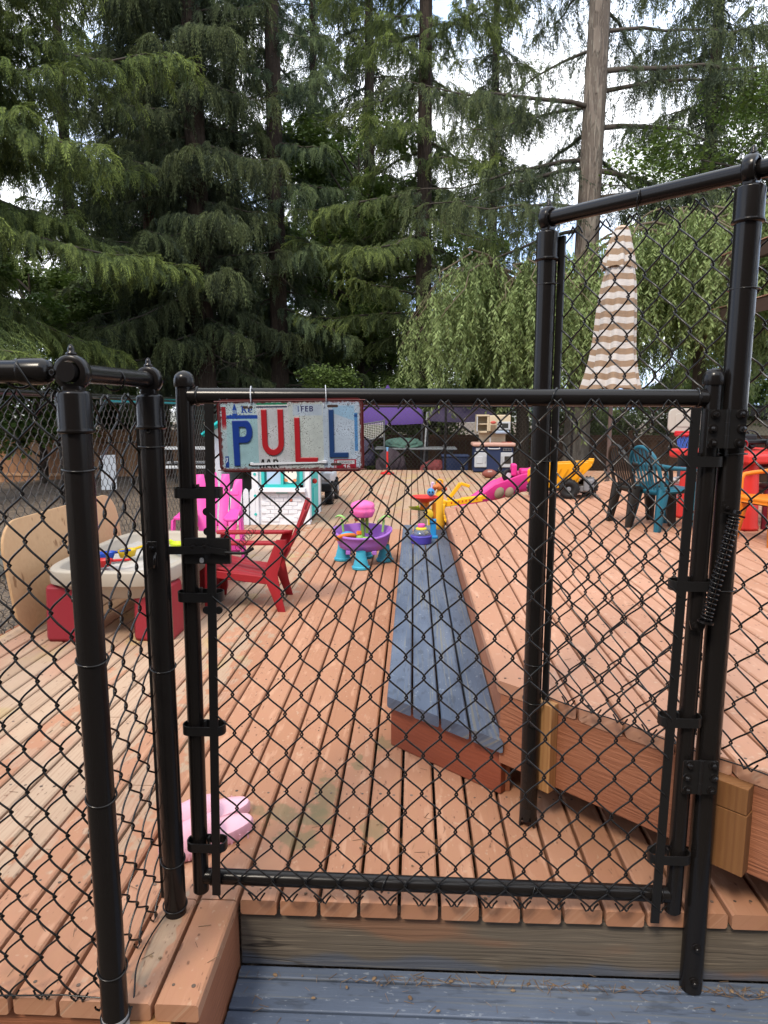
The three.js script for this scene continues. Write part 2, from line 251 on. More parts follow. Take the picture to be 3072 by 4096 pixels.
// ---------- ground ----------
const mulchMat = texMat(tex(1024, 1024, (u, v) => { const x = u * 3, z = v * 3, n = fbm(x * 3, z * 3, 4), f = fbm(x * 46, z * 46, 4), s = vn(x * 90, z * 30); let c = mix3([74, 62, 50], [116, 100, 82], n); c = mix3(c, [44, 36, 30], 0.7 * sst(0.5, 0.66, f)); c = mix3(c, [162, 142, 116], 0.6 * sst(0.72, 0.86, s)); return [...c, f]; }), { bumpScale: 0.03, roughness: 1 });
function groundY(x, z) { const d = Math.max(0, -2.3 - x, z > -13 ? 0 : -13 - z); return -0.42 - 0.66 * sst(0.5, 12, d) + 0.05 * (fbm(x * 0.7, z * 0.7, 3) - 0.5); }
{
  const g = new THREE.PlaneGeometry(240, 240, 1, 1); g.rotateX(-Math.PI / 2);
  const near = new THREE.PlaneGeometry(60, 60, 150, 150); near.rotateX(-Math.PI / 2); near.translate(0, 0, -20);
  const p = near.attributes.position, uv = near.attributes.uv;
  for (let i = 0; i < p.count; i++) { p.setY(i, groundY(p.getX(i), p.getZ(i))); uv.setXY(i, p.getX(i) / 3, p.getZ(i) / 3); }
  near.computeVertexNormals();
  const ga = obj('ground', near, mulchMat); ga.userData.kind = 'structure'; ga.userData.label = 'brown mulch and bare earth around the deck';
  const u2 = g.attributes.uv; for (let i = 0; i < 4; i++) u2.setXY(i, u2.getX(i) * 80, u2.getY(i) * 80);
  const gb = obj('forest_floor', g.translate(0, -1.35, -20), mulchMat); gb.userData.kind = 'structure'; gb.userData.label = 'earth reaching away under the trees';
}
// ---------- chain link ----------
const black = phys({ color: new THREE.Color(0.0095, 0.0082, 0.0078), roughness: 0.22, specularIntensity: 0.55 });
const blackFlat = phys({ color: new THREE.Color(0.011, 0.0105, 0.0105), roughness: 0.36, specularIntensity: 0.5 });
const wireMat = phys({ color: new THREE.Color(0.0095, 0.009, 0.0085), roughness: 0.2, specularIntensity: 0.7 });
const oldWireMat = phys({ color: new THREE.Color(0.045, 0.04, 0.034), roughness: 0.3, specularIntensity: 0.8 });
const steel = std({ color: new THREE.Color(0.5, 0.5, 0.5), metalness: 0.8, roughness: 0.45 });
// sweep a round wire along points with transported frames
function sweep(pts, r, rad = 6) {
  const n = pts.length, pos = new Float32Array(n * rad * 3), nor = new Float32Array(n * rad * 3), idx = [];
  const t = V(0, 0, 0), u = V(0, 0, 0), w = V(0, 0, 0), q = V(0, 0, 0); let prev = null;
  for (let i = 0; i < n; i++) {
    t.subVectors(pts[Math.min(n - 1, i + 1)], pts[Math.max(0, i - 1)]).normalize();
    if (!prev) { prev = Math.abs(t.z) < 0.9 ? V(0, 0, 1) : V(1, 0, 0); }
    u.copy(prev).addScaledVector(t, -prev.dot(t)).normalize(); prev = u.clone(); w.crossVectors(t, u);
    for (let j = 0; j < rad; j++) { const a = j / rad * Math.PI * 2; q.copy(u).multiplyScalar(Math.cos(a)).addScaledVector(w, Math.sin(a)); const o = (i * rad + j) * 3; nor[o] = q.x; nor[o + 1] = q.y; nor[o + 2] = q.z; pos[o] = pts[i].x + q.x * r; pos[o + 1] = pts[i].y + q.y * r; pos[o + 2] = pts[i].z + q.z * r; }
  }
  for (let i = 0; i + 1 < n; i++) for (let j = 0; j < rad; j++) { const a = i * rad + j, b = i * rad + (j + 1) % rad; idx.push(a, b, a + rad, b, b + rad, a + rad); }
  const g = new THREE.BufferGeometry(); g.setAttribute('position', new THREE.BufferAttribute(pos, 3)); g.setAttribute('normal', new THREE.BufferAttribute(nor, 3)); g.setIndex(idx); return g;
}
// wires of a chain-link panel; P(u, y, n) maps panel coordinates to the world
function chainWires(P, u0, u1, y0, y1, A, hh, o = {}) {
  const { r = 0.0021, dep = 0.0042, sub = 8, rad = 6, hooks = true, jig = 0.0016, seed = 1 } = o, N = Math.round((y1 - y0) / hh), W = Math.round((u1 - u0) / A), a = (u1 - u0) / W, h = (y1 - y0) / N, out = [];
  const kx = (i, k) => (h2(i * 3 + seed * 101, k) - 0.5) * 2 * jig, ky = (i, k) => (h2(i * 5 + seed * 57, k + 900) - 0.5) * 2 * jig;
  for (let i = 0; i < W; i++) {
    const pts = [], ow = r * 1.5;
    const node = k => { const right = ((k + i) & 1) === 1, c = right ? i + 1 : i; return [u0 + c * a + kx(c, k) + (right ? ow : -ow), y0 + k * h + ky(c, k)]; };
    const hookEnd = (k, dir) => { const right = ((k + i) & 1) === 1, n = node(k), s = right ? 1 : -1; return [[n[0] + s * 0.004, n[1] + dir * 0.005, -dep * 0.6], [n[0] + s * 0.010, n[1] - dir * 0.004, -dep * 1.2], [n[0] + s * 0.016, n[1] - dir * 0.014, -dep * 0.6]]; };
    if (hooks) hookEnd(0, -1).reverse().forEach(q => pts.push(P(...q)));
    for (let k = 0; k < N; k++) {
      const A_ = node(k), B_ = node(k + 1), sg = ((k + i) & 1) ? 1 : -1;
      for (let s = 0; s < sub; s++) {
        // one leg runs straight, the other bows and turns upright into the lower knuckle
        const f = s / sub, e = sg > 0 ? 0.62 * Math.pow(f, 1.55) + 0.38 * (0.5 - 0.5 * Math.cos(Math.PI * f)) : 0.72 * f + 0.28 * (0.5 - 0.5 * Math.cos(Math.PI * f));
        const bx = A_[0] + (B_[0] - A_[0]) * e;
        pts.push(P(bx, A_[1] + (B_[1] - A_[1]) * f, sg * dep * Math.pow(Math.sin(Math.PI * f), 0.7)));
      }
    }
    const e = node(N); pts.push(P(e[0], e[1], 0));
    if (hooks) hookEnd(N, 1).forEach(q => pts.push(P(...q)));
    out.push(sweep(pts, r, rad));
  }
  return out;
}
const panel = (ax, az, bx, bz) => { const L = Math.hypot(bx - ax, bz - az), dx = (bx - ax) / L, dz = (bz - az) / L; return { L, P: (u, y, n) => V(ax + dx * u - dz * n, y, az + dz * u + dx * n) }; };
function tieRing(x, y, z, r, tilt, turn, parent, wr = 0.0019) { return obj('tie_wire', torus(r, wr, x, y, z, Math.PI / 2 + tilt, turn, 0, Math.PI * 2, 26, 6), wireMat, parent); }
// post with an eye-top cap that holds a rail
function eyePost(parent, x, z, y0, yRail, rPost, railDir, rRail = 0.0185, label) {
  const t = yRail - 0.03;
  const p = obj('post', lathe([[0, y0], [rPost, y0], [rPost, t - 0.02], [rPost * 0.98, t - 0.015], [0, t - 0.015]], 28, x, 0, z), black, parent);
  if (label) p.userData.label = label;
  const a = Math.atan2(railDir[0], railDir[1]), ro = rPost * 1.14;
  const ri = rRail + 0.0006, rb = rRail + 0.0105, ring = lathe([[ri, -0.013], [rb - 0.003, -0.0125], [rb, -0.009], [rb + 0.0015, 0], [rb, 0.009], [rb - 0.003, 0.0125], [ri, 0.013], [ri, -0.013]], 30).rotateX(Math.PI / 2).rotateY(a).translate(x, yRail, z);
  const cap = [lathe([[rPost * 1.005, t - 0.072], [ro + 0.0022, t - 0.070], [ro + 0.0028, t - 0.066], [ro, t - 0.062], [ro, t - 0.006], [ro - 0.004, t - 0.001], [ro * 0.55, t + 0.002], [0, t + 0.003]], 28, x, 0, z), ring, bar([x, t - 0.004, z], [x, yRail - rRail, z], 0.026, 0.034, V(Math.cos(a), 0, -Math.sin(a)), 0.006), lathe([[0, 0], [0.0085, 0], [0.009, 0.005], [0.005, 0.0075], [0.006, 0.011], [0.0035, 0.017], [0, 0.02]], 14, x, yRail + rRail + 0.0085, z)];
  obj('eye_top_cap', cap, black, parent);
}
const bandGeo = (w, d, h, x, y, z, r = 0.019, th = 0.003) => { const s = roundRect(w, d, r), i = roundRect(w - 2 * th, d - 2 * th, r - th); s.holes.push(i); const g = new THREE.ExtrudeGeometry(s, { depth: h, bevelEnabled: false, curveSegments: 8 }); return g.rotateX(-Math.PI / 2).translate(x, y - h / 2, z); };
const bolt = (x, y, z, r = 0.0058, rot = 0.2) => [cyl(r * 1.45, r * 1.55, 0.0025, x, y, z + 0.0012, 18, Math.PI / 2), cyl(r * 0.92, r, 0.0065, x, y, z + 0.0055, 6, Math.PI / 2, 0, rot), cyl(r * 0.55, r * 0.7, 0.0015, x, y, z + 0.0092, 12, Math.PI / 2)];

// ---------- the gate ----------
const GZ = -1.445;
const gate = thing('chain_link_gate', 'black chain-link gate with a round tube frame, hung across the stair top', 'gate', [0, 0, 0]);
{
  const stile = (x0, x1, y0, y1, label) => { const r = 0.0185; obj('stile', [rod([x1, y0, GZ], [x0, y1 - 0.02, GZ], r, r, 24)], black, gate); obj('stile_cap', lathe([[r * 1.0, -0.012], [r * 1.16, -0.011], [r * 1.16, 0.004], [r * 1.05, 0.012], [r * 0.7, 0.0195], [0, 0.023]], 24, x0, y1 - 0.025, GZ), black, gate); obj('stile_foot', cyl(r * 0.98, r * 0.8, 0.004, x1, y0 - 0.002, GZ, 24), blackFlat, gate); };
  stile(-0.486, -0.497, 0.033, 1.245); stile(0.613, 0.604, 0.018, 1.247);
  const rail = (y0, y1, x0, x1, r) => { obj('rail', rod([x0, y0, GZ], [x1, y1, GZ], r, r, 24), black, gate); for (const [x, y] of [[x0, y0], [x1, y1]]) obj('weld', torus(r * 1.02, 0.003, x + (x < 0 ? 0.018 : -0.018), y, GZ, 0, Math.PI / 2, 0, Math.PI * 2, 24, 6), black, gate); };
  rail(1.189, 1.184, -0.476, 0.60, 0.0178); rail(0.07, 0.058, -0.487, 0.592, 0.0178);
  const MZ = GZ + 0.0235, Pg = (u, y, n) => V(u, y, MZ + n);
  chainWires(Pg, -0.437, 0.563, 0.03, 1.176, 0.0385, 0.0458, { seed: 3, sub: 10, rad: 7, dep: 0.0046 }).forEach(g => obj('wire', g, wireMat, gate));
  const tbar = (x0, y0, x1, y1) => obj('tension_bar', bar([x1, y1, MZ + 0.001], [x0, y0, MZ + 0.001], 0.019, 0.005, V(0, 0, 1)), blackFlat, gate);
  tbar(-0.427, 1.173, -0.453, 0.04); tbar(0.572, 1.164, 0.556, 0.004);
  // the left bar has two pairs of rounded ears
  for (const [x, y] of [[-0.4495, 0.7275], [-0.4225, 0.7275], [-0.441, 0.902], [-0.441, 0.945]]) obj('bar_ear', cyl(0.0085, 0.0085, 0.004, x, y, MZ + 0.001, 18, Math.PI / 2), blackFlat, gate);
  for (const y of [0.984, 0.755, 0.445, 0.158]) { const xs = mix(-0.497, -0.486, y / 1.24), xb = mix(-0.453, -0.427, y / 1.17); obj('tension_band', [bandGeo(xb - xs + 0.047, 0.0425, 0.021, (xs + xb) / 2 - 0.003, y, GZ + 0.006), box(0.004, 0.028, 0.012, xs + 0.025, y + 0.004, GZ + 0.008)], blackFlat, gate); }
  for (const y of [1.055, 0.792, 0.487, 0.16]) { const xs = mix(0.604, 0.613, y / 1.24), xb = mix(0.556, 0.572, y / 1.17); obj('tension_band', [bandGeo(xs - xb + 0.047, 0.0425, 0.021, (xs + xb) / 2 + 0.003, y, GZ + 0.006), box(0.004, 0.028, 0.012, xs - 0.025, y + 0.004, GZ + 0.008)], blackFlat, gate); }
  for (const [x, y] of [[0.29, 1.185], [-0.06, 0.066], [0.285, 0.062]]) obj('tie_wire', torus(0.0205, 0.0019, x, y, GZ + 0.004, 0.25, Math.PI / 2 - 0.35, 0, Math.PI * 2, 24, 6), wireMat, gate);
  // hinges
  for (const [x, y] of [[0.634, 1.122], [0.632, 0.3635]]) {
    const hz = GZ + 0.0265, h = obj('hinge', [ext(roundRect(0.037, 0.078, 0.005), 0.003).translate(x - 0.0195, y, hz), ext(roundRect(0.036, 0.078, 0.005), 0.003).translate(x + 0.0195, y, hz), cyl(0.0048, 0.0048, 0.078, x, y, hz + 0.002, 14), torus(0.0049, 0.0006, x, y + 0.013, hz + 0.002, Math.PI / 2, 0, 0), torus(0.0049, 0.0006, x, y - 0.013, hz + 0.002, Math.PI / 2, 0, 0)], blackFlat, gate);
    for (const [dx, dy] of [[-0.025, 0.029], [0.025, 0.029], [-0.028, 0.0], [0.029, 0.0], [-0.027, -0.029], [0.025, -0.029]]) obj('bolt', bolt(x + dx, y + dy, hz + 0.003, 0.0066, dx * 30 + dy * 20), black, h);
  }
  // fork latch with its lift arm
  const lz = GZ + 0.031, la = obj('latch', [ext(roundRect(0.098, 0.054, 0.004), 0.003).translate(-0.442, 0.859, lz - 0.004), box(0.098, 0.003, 0.014, -0.442, 0.8855, lz - 0.009), box(0.003, 0.054, 0.012, -0.394, 0.859, lz - 0.008), box(0.003, 0.054, 0.012, -0.491, 0.859, lz - 0.008)], blackFlat, gate);
  for (const [bx, by] of [[-0.471, 0.870], [-0.445, 0.871]]) obj('bolt', bolt(bx, by, lz - 0.001, 0.0052, 0.3), black, la);
  obj('bolt', cyl(0.0045, 0.0045, 0.022, -0.452, 0.842, lz + 0.006, 12, Math.PI / 2, 0.3), steel, la);
  obj('latch_arm', [bar([-0.543, 0.862, lz + 0.006], [-0.432, 0.864, lz + 0.006], 0.004, 0.017, V(0, 0, 1).cross(X).negate()), bar([-0.434, 0.864, lz + 0.006], [-0.398, 0.859, lz + 0.007], 0.0045, 0.012), tube([[-0.40, 0.859, lz + 0.007], [-0.375, 0.859, lz + 0.012], [-0.355, 0.861, lz + 0.016], [-0.337, 0.871, lz + 0.018]], 0.0034, 14, 8)], blackFlat, la);
  // closing spring between stile and post
  const a = V(0.656, 0.944, GZ + 0.042), b = V(0.616, 0.722, GZ + 0.036), pts = [], d = b.clone().sub(a), L = d.length(); d.normalize(); const s1 = d.clone().cross(Z).normalize(), s2 = s1.clone().cross(d), turns = 23;
  for (let i = 0; i <= turns * 14; i++) { const f = i / (turns * 14), an = f * turns * Math.PI * 2, g = f < 0.1 ? f * 0.7 : f > 0.86 ? 1 - (1 - f) * 0.75 : mix(0.07, 0.895, (f - 0.1) / 0.76); pts.push(a.clone().addScaledVector(d, g * L).addScaledVector(s1, Math.cos(an) * 0.0105).addScaledVector(s2, Math.sin(an) * 0.0105)); }
  const sp = obj('closing_spring', sweep(pts, 0.0023, 6), black, gate);
  obj('spring_core', rod(a, b, 0.004), black, sp);
  obj('spring_bracket', [box(0.034, 0.004, 0.03, a.x + 0.001, a.y + 0.004, a.z - 0.006, 0, 0, -0.25), ext([[0, 0], [0.03, 0.006], [0.02, 0.034], [0.004, 0.026]], 0.003).translate(a.x - 0.024, a.y + 0.004, a.z - 0.014), ...bolt(a.x - 0.012, a.y + 0.018, a.z - 0.012, 0.005), cyl(0.009, 0.009, 0.007, a.x + 0.004, a.y + 0.01, a.z, 6, 0, 0, -0.2)], black, sp);
  obj('spring_bracket', [cyl(0.0165, 0.0165, 0.004, b.x, b.y - 0.003, b.z, 20, 0, 0, -0.18), ext([[0, 0], [0.036, -0.004], [0.03, -0.026], [0.006, -0.02]], 0.003).translate(b.x - 0.03, b.y - 0.004, b.z - 0.012), ...bolt(b.x - 0.018, b.y - 0.015, b.z - 0.01, 0.0048)], black, sp);
}
// loose curl of thin wire caught in the mesh by the latch
{
  const pts = []; for (let i = 0; i <= 90; i++) { const f = i / 90, an = f * Math.PI * 2 * 8; pts.push(V(-0.375 + f * 0.034 + Math.cos(an) * 0.007, 0.865 + f * 0.044 + Math.sin(an) * 0.0075, GZ + 0.033 + Math.sin(an + 1) * 0.003)); }
  tag(obj('wire_curl', sweep(pts, 0.0006, 5), wireMat), 'thin black curl of wire caught in the mesh beside the latch', 'wire');
}

// ---------- fences ----------
// front left run and its return to the gate
const fenceL = thing('chain_link_fence', 'black chain-link fence at the left front corner of the deck, nearest the camera', 'fence');
{
  eyePost(fenceL, -0.572, -1.139, -0.46, 1.222, 0.0245, [0, -1], 0.0185);
  obj('bare_sleeve', cyl(0.0249, 0.0249, 0.4, -0.572, -0.2, -1.139, 28), std({ color: new THREE.Color(0.42, 0.42, 0.42), roughness: 0.6, metalness: 0.3 }), fenceL).userData.label = 'bare grey lower end of the post';
  obj('rail', rod([-0.63, 1.224, -1.142], [-2.3, 1.224, -1.15], 0.0195, 0.0195, 22), black, fenceL);
  obj('rail_end', [lathe([[0.0215, 0], [0.0225, 0.004], [0.0225, 0.04], [0.016, 0.052], [0, 0.056]], 22).rotateZ(-Math.PI / 2).translate(-0.662, 1.224, -1.142), box(0.05, 0.02, 0.006, -0.6, 1.222, -1.136), box(0.05, 0.02, 0.006, -0.6, 1.222, -1.147), ...bolt(-0.6, 1.222, -1.133, 0.006)], black, fenceL);
  const p = panel(-0.585, -1.166, -2.25, -1.172);
  chainWires(p.P, 0, p.L, 0.005, 1.19, 0.0358, 0.0435, { seed: 11, sub: 9, rad: 7 }).forEach(g => obj('wire', g, wireMat, fenceL));
  obj('bottom_wire', sweep([...Array(20)].map((_, i) => V(-0.6 - i * 0.087, 0.012 + 0.004 * Math.sin(i * 1.7), -1.16)), 0.0017, 5), wireMat, fenceL);
  for (const [y, t] of [[1.06, 0.1], [0.72, 0.22], [0.455, 0.3], [0.1, 0.25], [-0.004, 0.2]]) tieRing(-0.572, y, -1.14, 0.0268, t, 0.5, fenceL);
  obj('tie_wire', torus(0.0235, 0.0021, -0.668, 1.22, -1.146, 0.2, Math.PI / 2 - 0.9, 0, Math.PI * 2, 24, 6), wireMat, fenceL);
  obj('tie_wire', sweep([V(-0.665, 1.244, -1.135), V(-0.655, 1.235, -1.118), V(-0.635, 1.2, -1.12), V(-0.612, 1.165, -1.15), V(-0.604, 1.135, -1.16)], 0.0021, 6), wireMat, fenceL);
}
const fenceT = thing('chain_link_fence', 'short black chain-link return between the corner post and the gate latch', 'fence');
{
  eyePost(fenceT, -0.548, -1.411, -0.01, 1.222, 0.0245, [0.09, -1], 0.0165);
  obj('rail', rod([-0.5735, 1.222, -1.118], [-0.5465, 1.222, -1.43], 0.0165, 0.0165, 20), black, fenceT);
  const p = panel(-0.60, -1.145, -0.582, -1.425);
  chainWires(p.P, 0, p.L, 0.01, 1.185, 0.0400, 0.0455, { seed: 21, sub: 9, rad: 7, dep: 0.005, jig: 0.003 }).forEach(g => obj('wire', g, wireMat, fenceT));
  obj('tension_bar', box(0.006, 1.13, 0.016, -0.578, 0.6, -1.419), blackFlat, fenceT);
  obj('bottom_wire', tube([[-0.59, -0.06, -1.12], [-0.55, -0.01, -1.16], [-0.57, 0.012, -1.24], [-0.575, 0.006, -1.33], [-0.56, 0.01, -1.41]], 0.0019, 40, 6), wireMat, fenceT);
  for (const [y, t] of [[1.085, 0.06], [0.60, 0.2], [0.135, 0.28], [0.02, 0.2]]) tieRing(-0.549, y, -1.412, 0.0268, t, 0.3, fenceT);
  obj('tie_wire', torus(0.02, 0.0019, -0.561, 1.216, -1.27, 0.1, 0.2, 0, Math.PI * 2, 24, 6), wireMat, fenceT);
  // latch keeper on the post
  const k = obj('latch_keeper', [rbox(0.02, 0.058, 0.004, 0.0018, -0.548, 0.858, -1.383), rbox(0.004, 0.055, 0.022, 0.0018, -0.559, 0.855, -1.392), tube([[-0.541, 0.862, -1.382], [-0.54, 0.852, -1.372], [-0.541, 0.84, -1.374], [-0.545, 0.832, -1.382]], 0.003, 12, 7), ...bolt(-0.548, 0.874, -1.381, 0.0055)], black, fenceT);
  for (const y of [1.135, 1.118]) obj('screw_hole', torus(0.0042, 0.0011, -0.546, y, -1.3862, 0, 0, 0), blackFlat, fenceT);
}
// fence of the upper deck, to the right
const fenceR = thing('chain_link_fence', 'tall black chain-link fence along the slanting front of the upper deck', 'fence');
{
  const B = [0.329, -1.785], Pp = [0.661, -1.452], dir = [FD[0], FD[1]], E = [Pp[0] + dir[0] * 0.75, Pp[1] + dir[1] * 0.75];
  eyePost(fenceR, B[0], B[1], 0.06, 1.627, 0.0242, dir, 0.0185);
  obj('torn_foot', loft([0, 0.025, 0.05, 0.062].map((h, i) => [...Array(20)].map((_, j) => { const a = j / 20 * 6.283, c = h + (i < 2 ? (h2(j, 3) * 0.02) : 0); return [B[0] + Math.cos(a) * 0.0244 * (1 + 0.06 * (i ? 0 : h2(j, 8))), i ? h : (j > 8 && j < 14 ? 0.002 : 0.045 * h2(j, 6)), B[1] + Math.sin(a) * 0.0244]; })), false, false), blackFlat, fenceR).userData.label = 'torn plastic foot of the post';
  eyePost(fenceR, Pp[0], Pp[1], -0.186, 1.627, 0.0252, dir, 0.0185);
  obj('rail', rod([B[0] - dir[0] * 0.01, 1.627, B[1] - dir[1] * 0.01], [E[0], 1.627, E[1]], 0.0178, 0.0178, 22), black, fenceR);
  const off = 0.026, nx = dir[1], nz = -dir[0];   // behind the posts, away from the camera
  const p1 = panel(B[0] + nx * off + dir[0] * 0.022, B[1] + nz * off + dir[1] * 0.022, Pp[0] + nx * off, Pp[1] + nz * off), p2 = panel(Pp[0] + nx * off, Pp[1] + nz * off, E[0] + nx * off, E[1] + nz * off);
  chainWires(p1.P, 0, p1.L, 0.386, 1.598, 0.0372, 0.0455, { seed: 31, sub: 9, rad: 7 }).forEach(g => obj('wire', g, wireMat, fenceR));
  chainWires(p2.P, 0, p2.L, 0.386, 1.598, 0.0372, 0.0455, { seed: 32, sub: 9, rad: 7 }).forEach(g => obj('wire', g, wireMat, fenceR));
  const tb = p1.P(0.006, 0, 0.004); obj('tension_bar', box(0.018, 1.21, 0.006, tb.x, 0.98, tb.z, 0, -0.75), blackFlat, fenceR);
  obj('bottom_wire', sweep([...Array(24)].map((_, i) => V(...p1.P(i * 0.05, 0.388 - 0.003 * Math.sin(i), 0.004).toArray())), 0.0018, 5), wireMat, fenceR);
  for (const [y, t] of [[1.47, 0.02], [1.03, 0.03], [0.48, 0.05], [0.375, 0.2]]) obj('tie_wire', torus(0.0285, 0.0017, B[0] + 0.004, y, B[1] - 0.003, Math.PI / 2 + t, 0.3, 0, Math.PI * 2, 26, 6), wireMat, fenceR);
  for (const [y, t] of [[1.4, -0.25], [1.07, -0.2], [0.78, -0.3]]) obj('tie_wire', torus(0.0295, 0.0017, Pp[0] + 0.004, y, Pp[1] - 0.004, Math.PI / 2, 0, t, Math.PI * 2, 26, 6), wireMat, fenceR);
  const mid = [mix(B[0], Pp[0], 0.5), mix(B[1], Pp[1], 0.5)];
  obj('tie_wire', torus(0.0205, 0.0019, mid[0], 1.622, mid[1], 0.1, Math.atan2(dir[0], dir[1]) + 0.4, 0, Math.PI * 2, 26, 6), wireMat, fenceR);
  for (const [x, y, z] of [[B[0] - 0.002, 0.313, B[1] + 0.0225], [B[0] - 0.004, 0.205, B[1] + 0.0225], [Pp[0] - 0.004, -0.064, Pp[1] + 0.0245], [Pp[0] - 0.004, -0.152, Pp[1] + 0.0245]]) obj('bolt', bolt(x, y, z, 0.0074), black, fenceR);
  // timber packers behind the posts
  const nrm = Math.atan2(-FD[1], FD[0]);
  obj('packer', uvBox2(0.062, 0.255, 0.036, 0.368, 0.236, -1.798, nrm), rawMat, fenceR).userData.label = 'fresh pale timber packer behind the post';
  obj('packer', [uvBox2(0.09, 0.062, 0.04, 0.722, 0.301, -1.468, nrm), uvBox2(0.09, 0.148, 0.04, 0.7235, 0.194, -1.4675, nrm)], oldBlockMat, fenceR).userData.label = 'weathered split timber packer behind the hinge post';
}
function uvBox2(w, h, d, x, y, z, ry) { const g = new RoundedBoxGeometry(w, h, d, 1, 0.002), p = g.attributes.position, uv = g.attributes.uv; for (let i = 0; i < p.count; i++) uv.setXY(i, (p.getX(i) + p.getZ(i)) / 0.2, p.getY(i) / 0.6); return g.rotateY(ry).translate(x, y, z); }

// side fence along the left edge of the deck, and the fence across its far end
const fenceS = thing('chain_link_fence', 'black chain-link fence running away along the left edge of the deck', 'fence');
{
  const x = -2.125, top = 1.252;
  for (let i = 0; i < 5; i++) { const z = -1.62 - i * 2.43 - (i === 4 ? 1.4 : 0); obj('post', [cyl(0.024, 0.024, 1.5, x, 0.49, z, 14), lathe([[0.027, -0.05], [0.027, 0], [0.01, 0.012], [0, 0.014]], 14, x, top - 0.02, z)], black, fenceS); }
  obj('rail', rod([x, top, -1.2], [x, top, -13.3], 0.018, 0.018, 12), black, fenceS);
  const p = panel(x + 0.02, -1.25, x + 0.02, -13.28);
  const near = panel(x + 0.02, -1.25, x + 0.02, -5.3), far = panel(x + 0.02, -5.3, x + 0.02, -13.28);
  chainWires(near.P, 0, near.L, 0.02, 1.215, 0.038, 0.046, { seed: 41, sub: 5, rad: 5, hooks: true }).forEach(g => obj('wire', g, oldWireMat, fenceS));
  const w = obj('wire_mesh', chainWires(far.P, 0, far.L, 0.02, 1.215, 0.038, 0.046, { seed: 42, sub: 4, rad: 4, hooks: false }), oldWireMat, fenceS); w.userData.kind = 'stuff';
  obj('teal_strip', rod([x + 0.028, top - 0.034, -4.6], [x + 0.028, top - 0.034, -9.5], 0.009, 0.009, 10), plastic(0x1d6a6e), fenceS).userData.label = 'teal foam strip under the top rail';
}
const fenceB = thing('chain_link_fence', 'black chain-link fence across the far end of the deck', 'fence');
{
  const z = -13.33, top = 1.225;
  for (const x of [-2.12, 0.62, 3.05, 5.5, 7.9]) obj('post', cyl(0.024, 0.024, 1.5, x, 0.47, z, 12), black, fenceB);
  obj('rail', rod([-2.14, top, z], [9, top, z], 0.018, 0.018, 10), black, fenceB);
  const p = panel(-2.1, z + 0.02, 9, z + 0.02);
  const w = obj('wire_mesh', chainWires(p.P, 0, p.L, 0.02, 1.2, 0.038, 0.046, { seed: 51, sub: 3, rad: 4, hooks: false, r: 0.002 }), oldWireMat, fenceB); w.userData.kind = 'stuff';
}

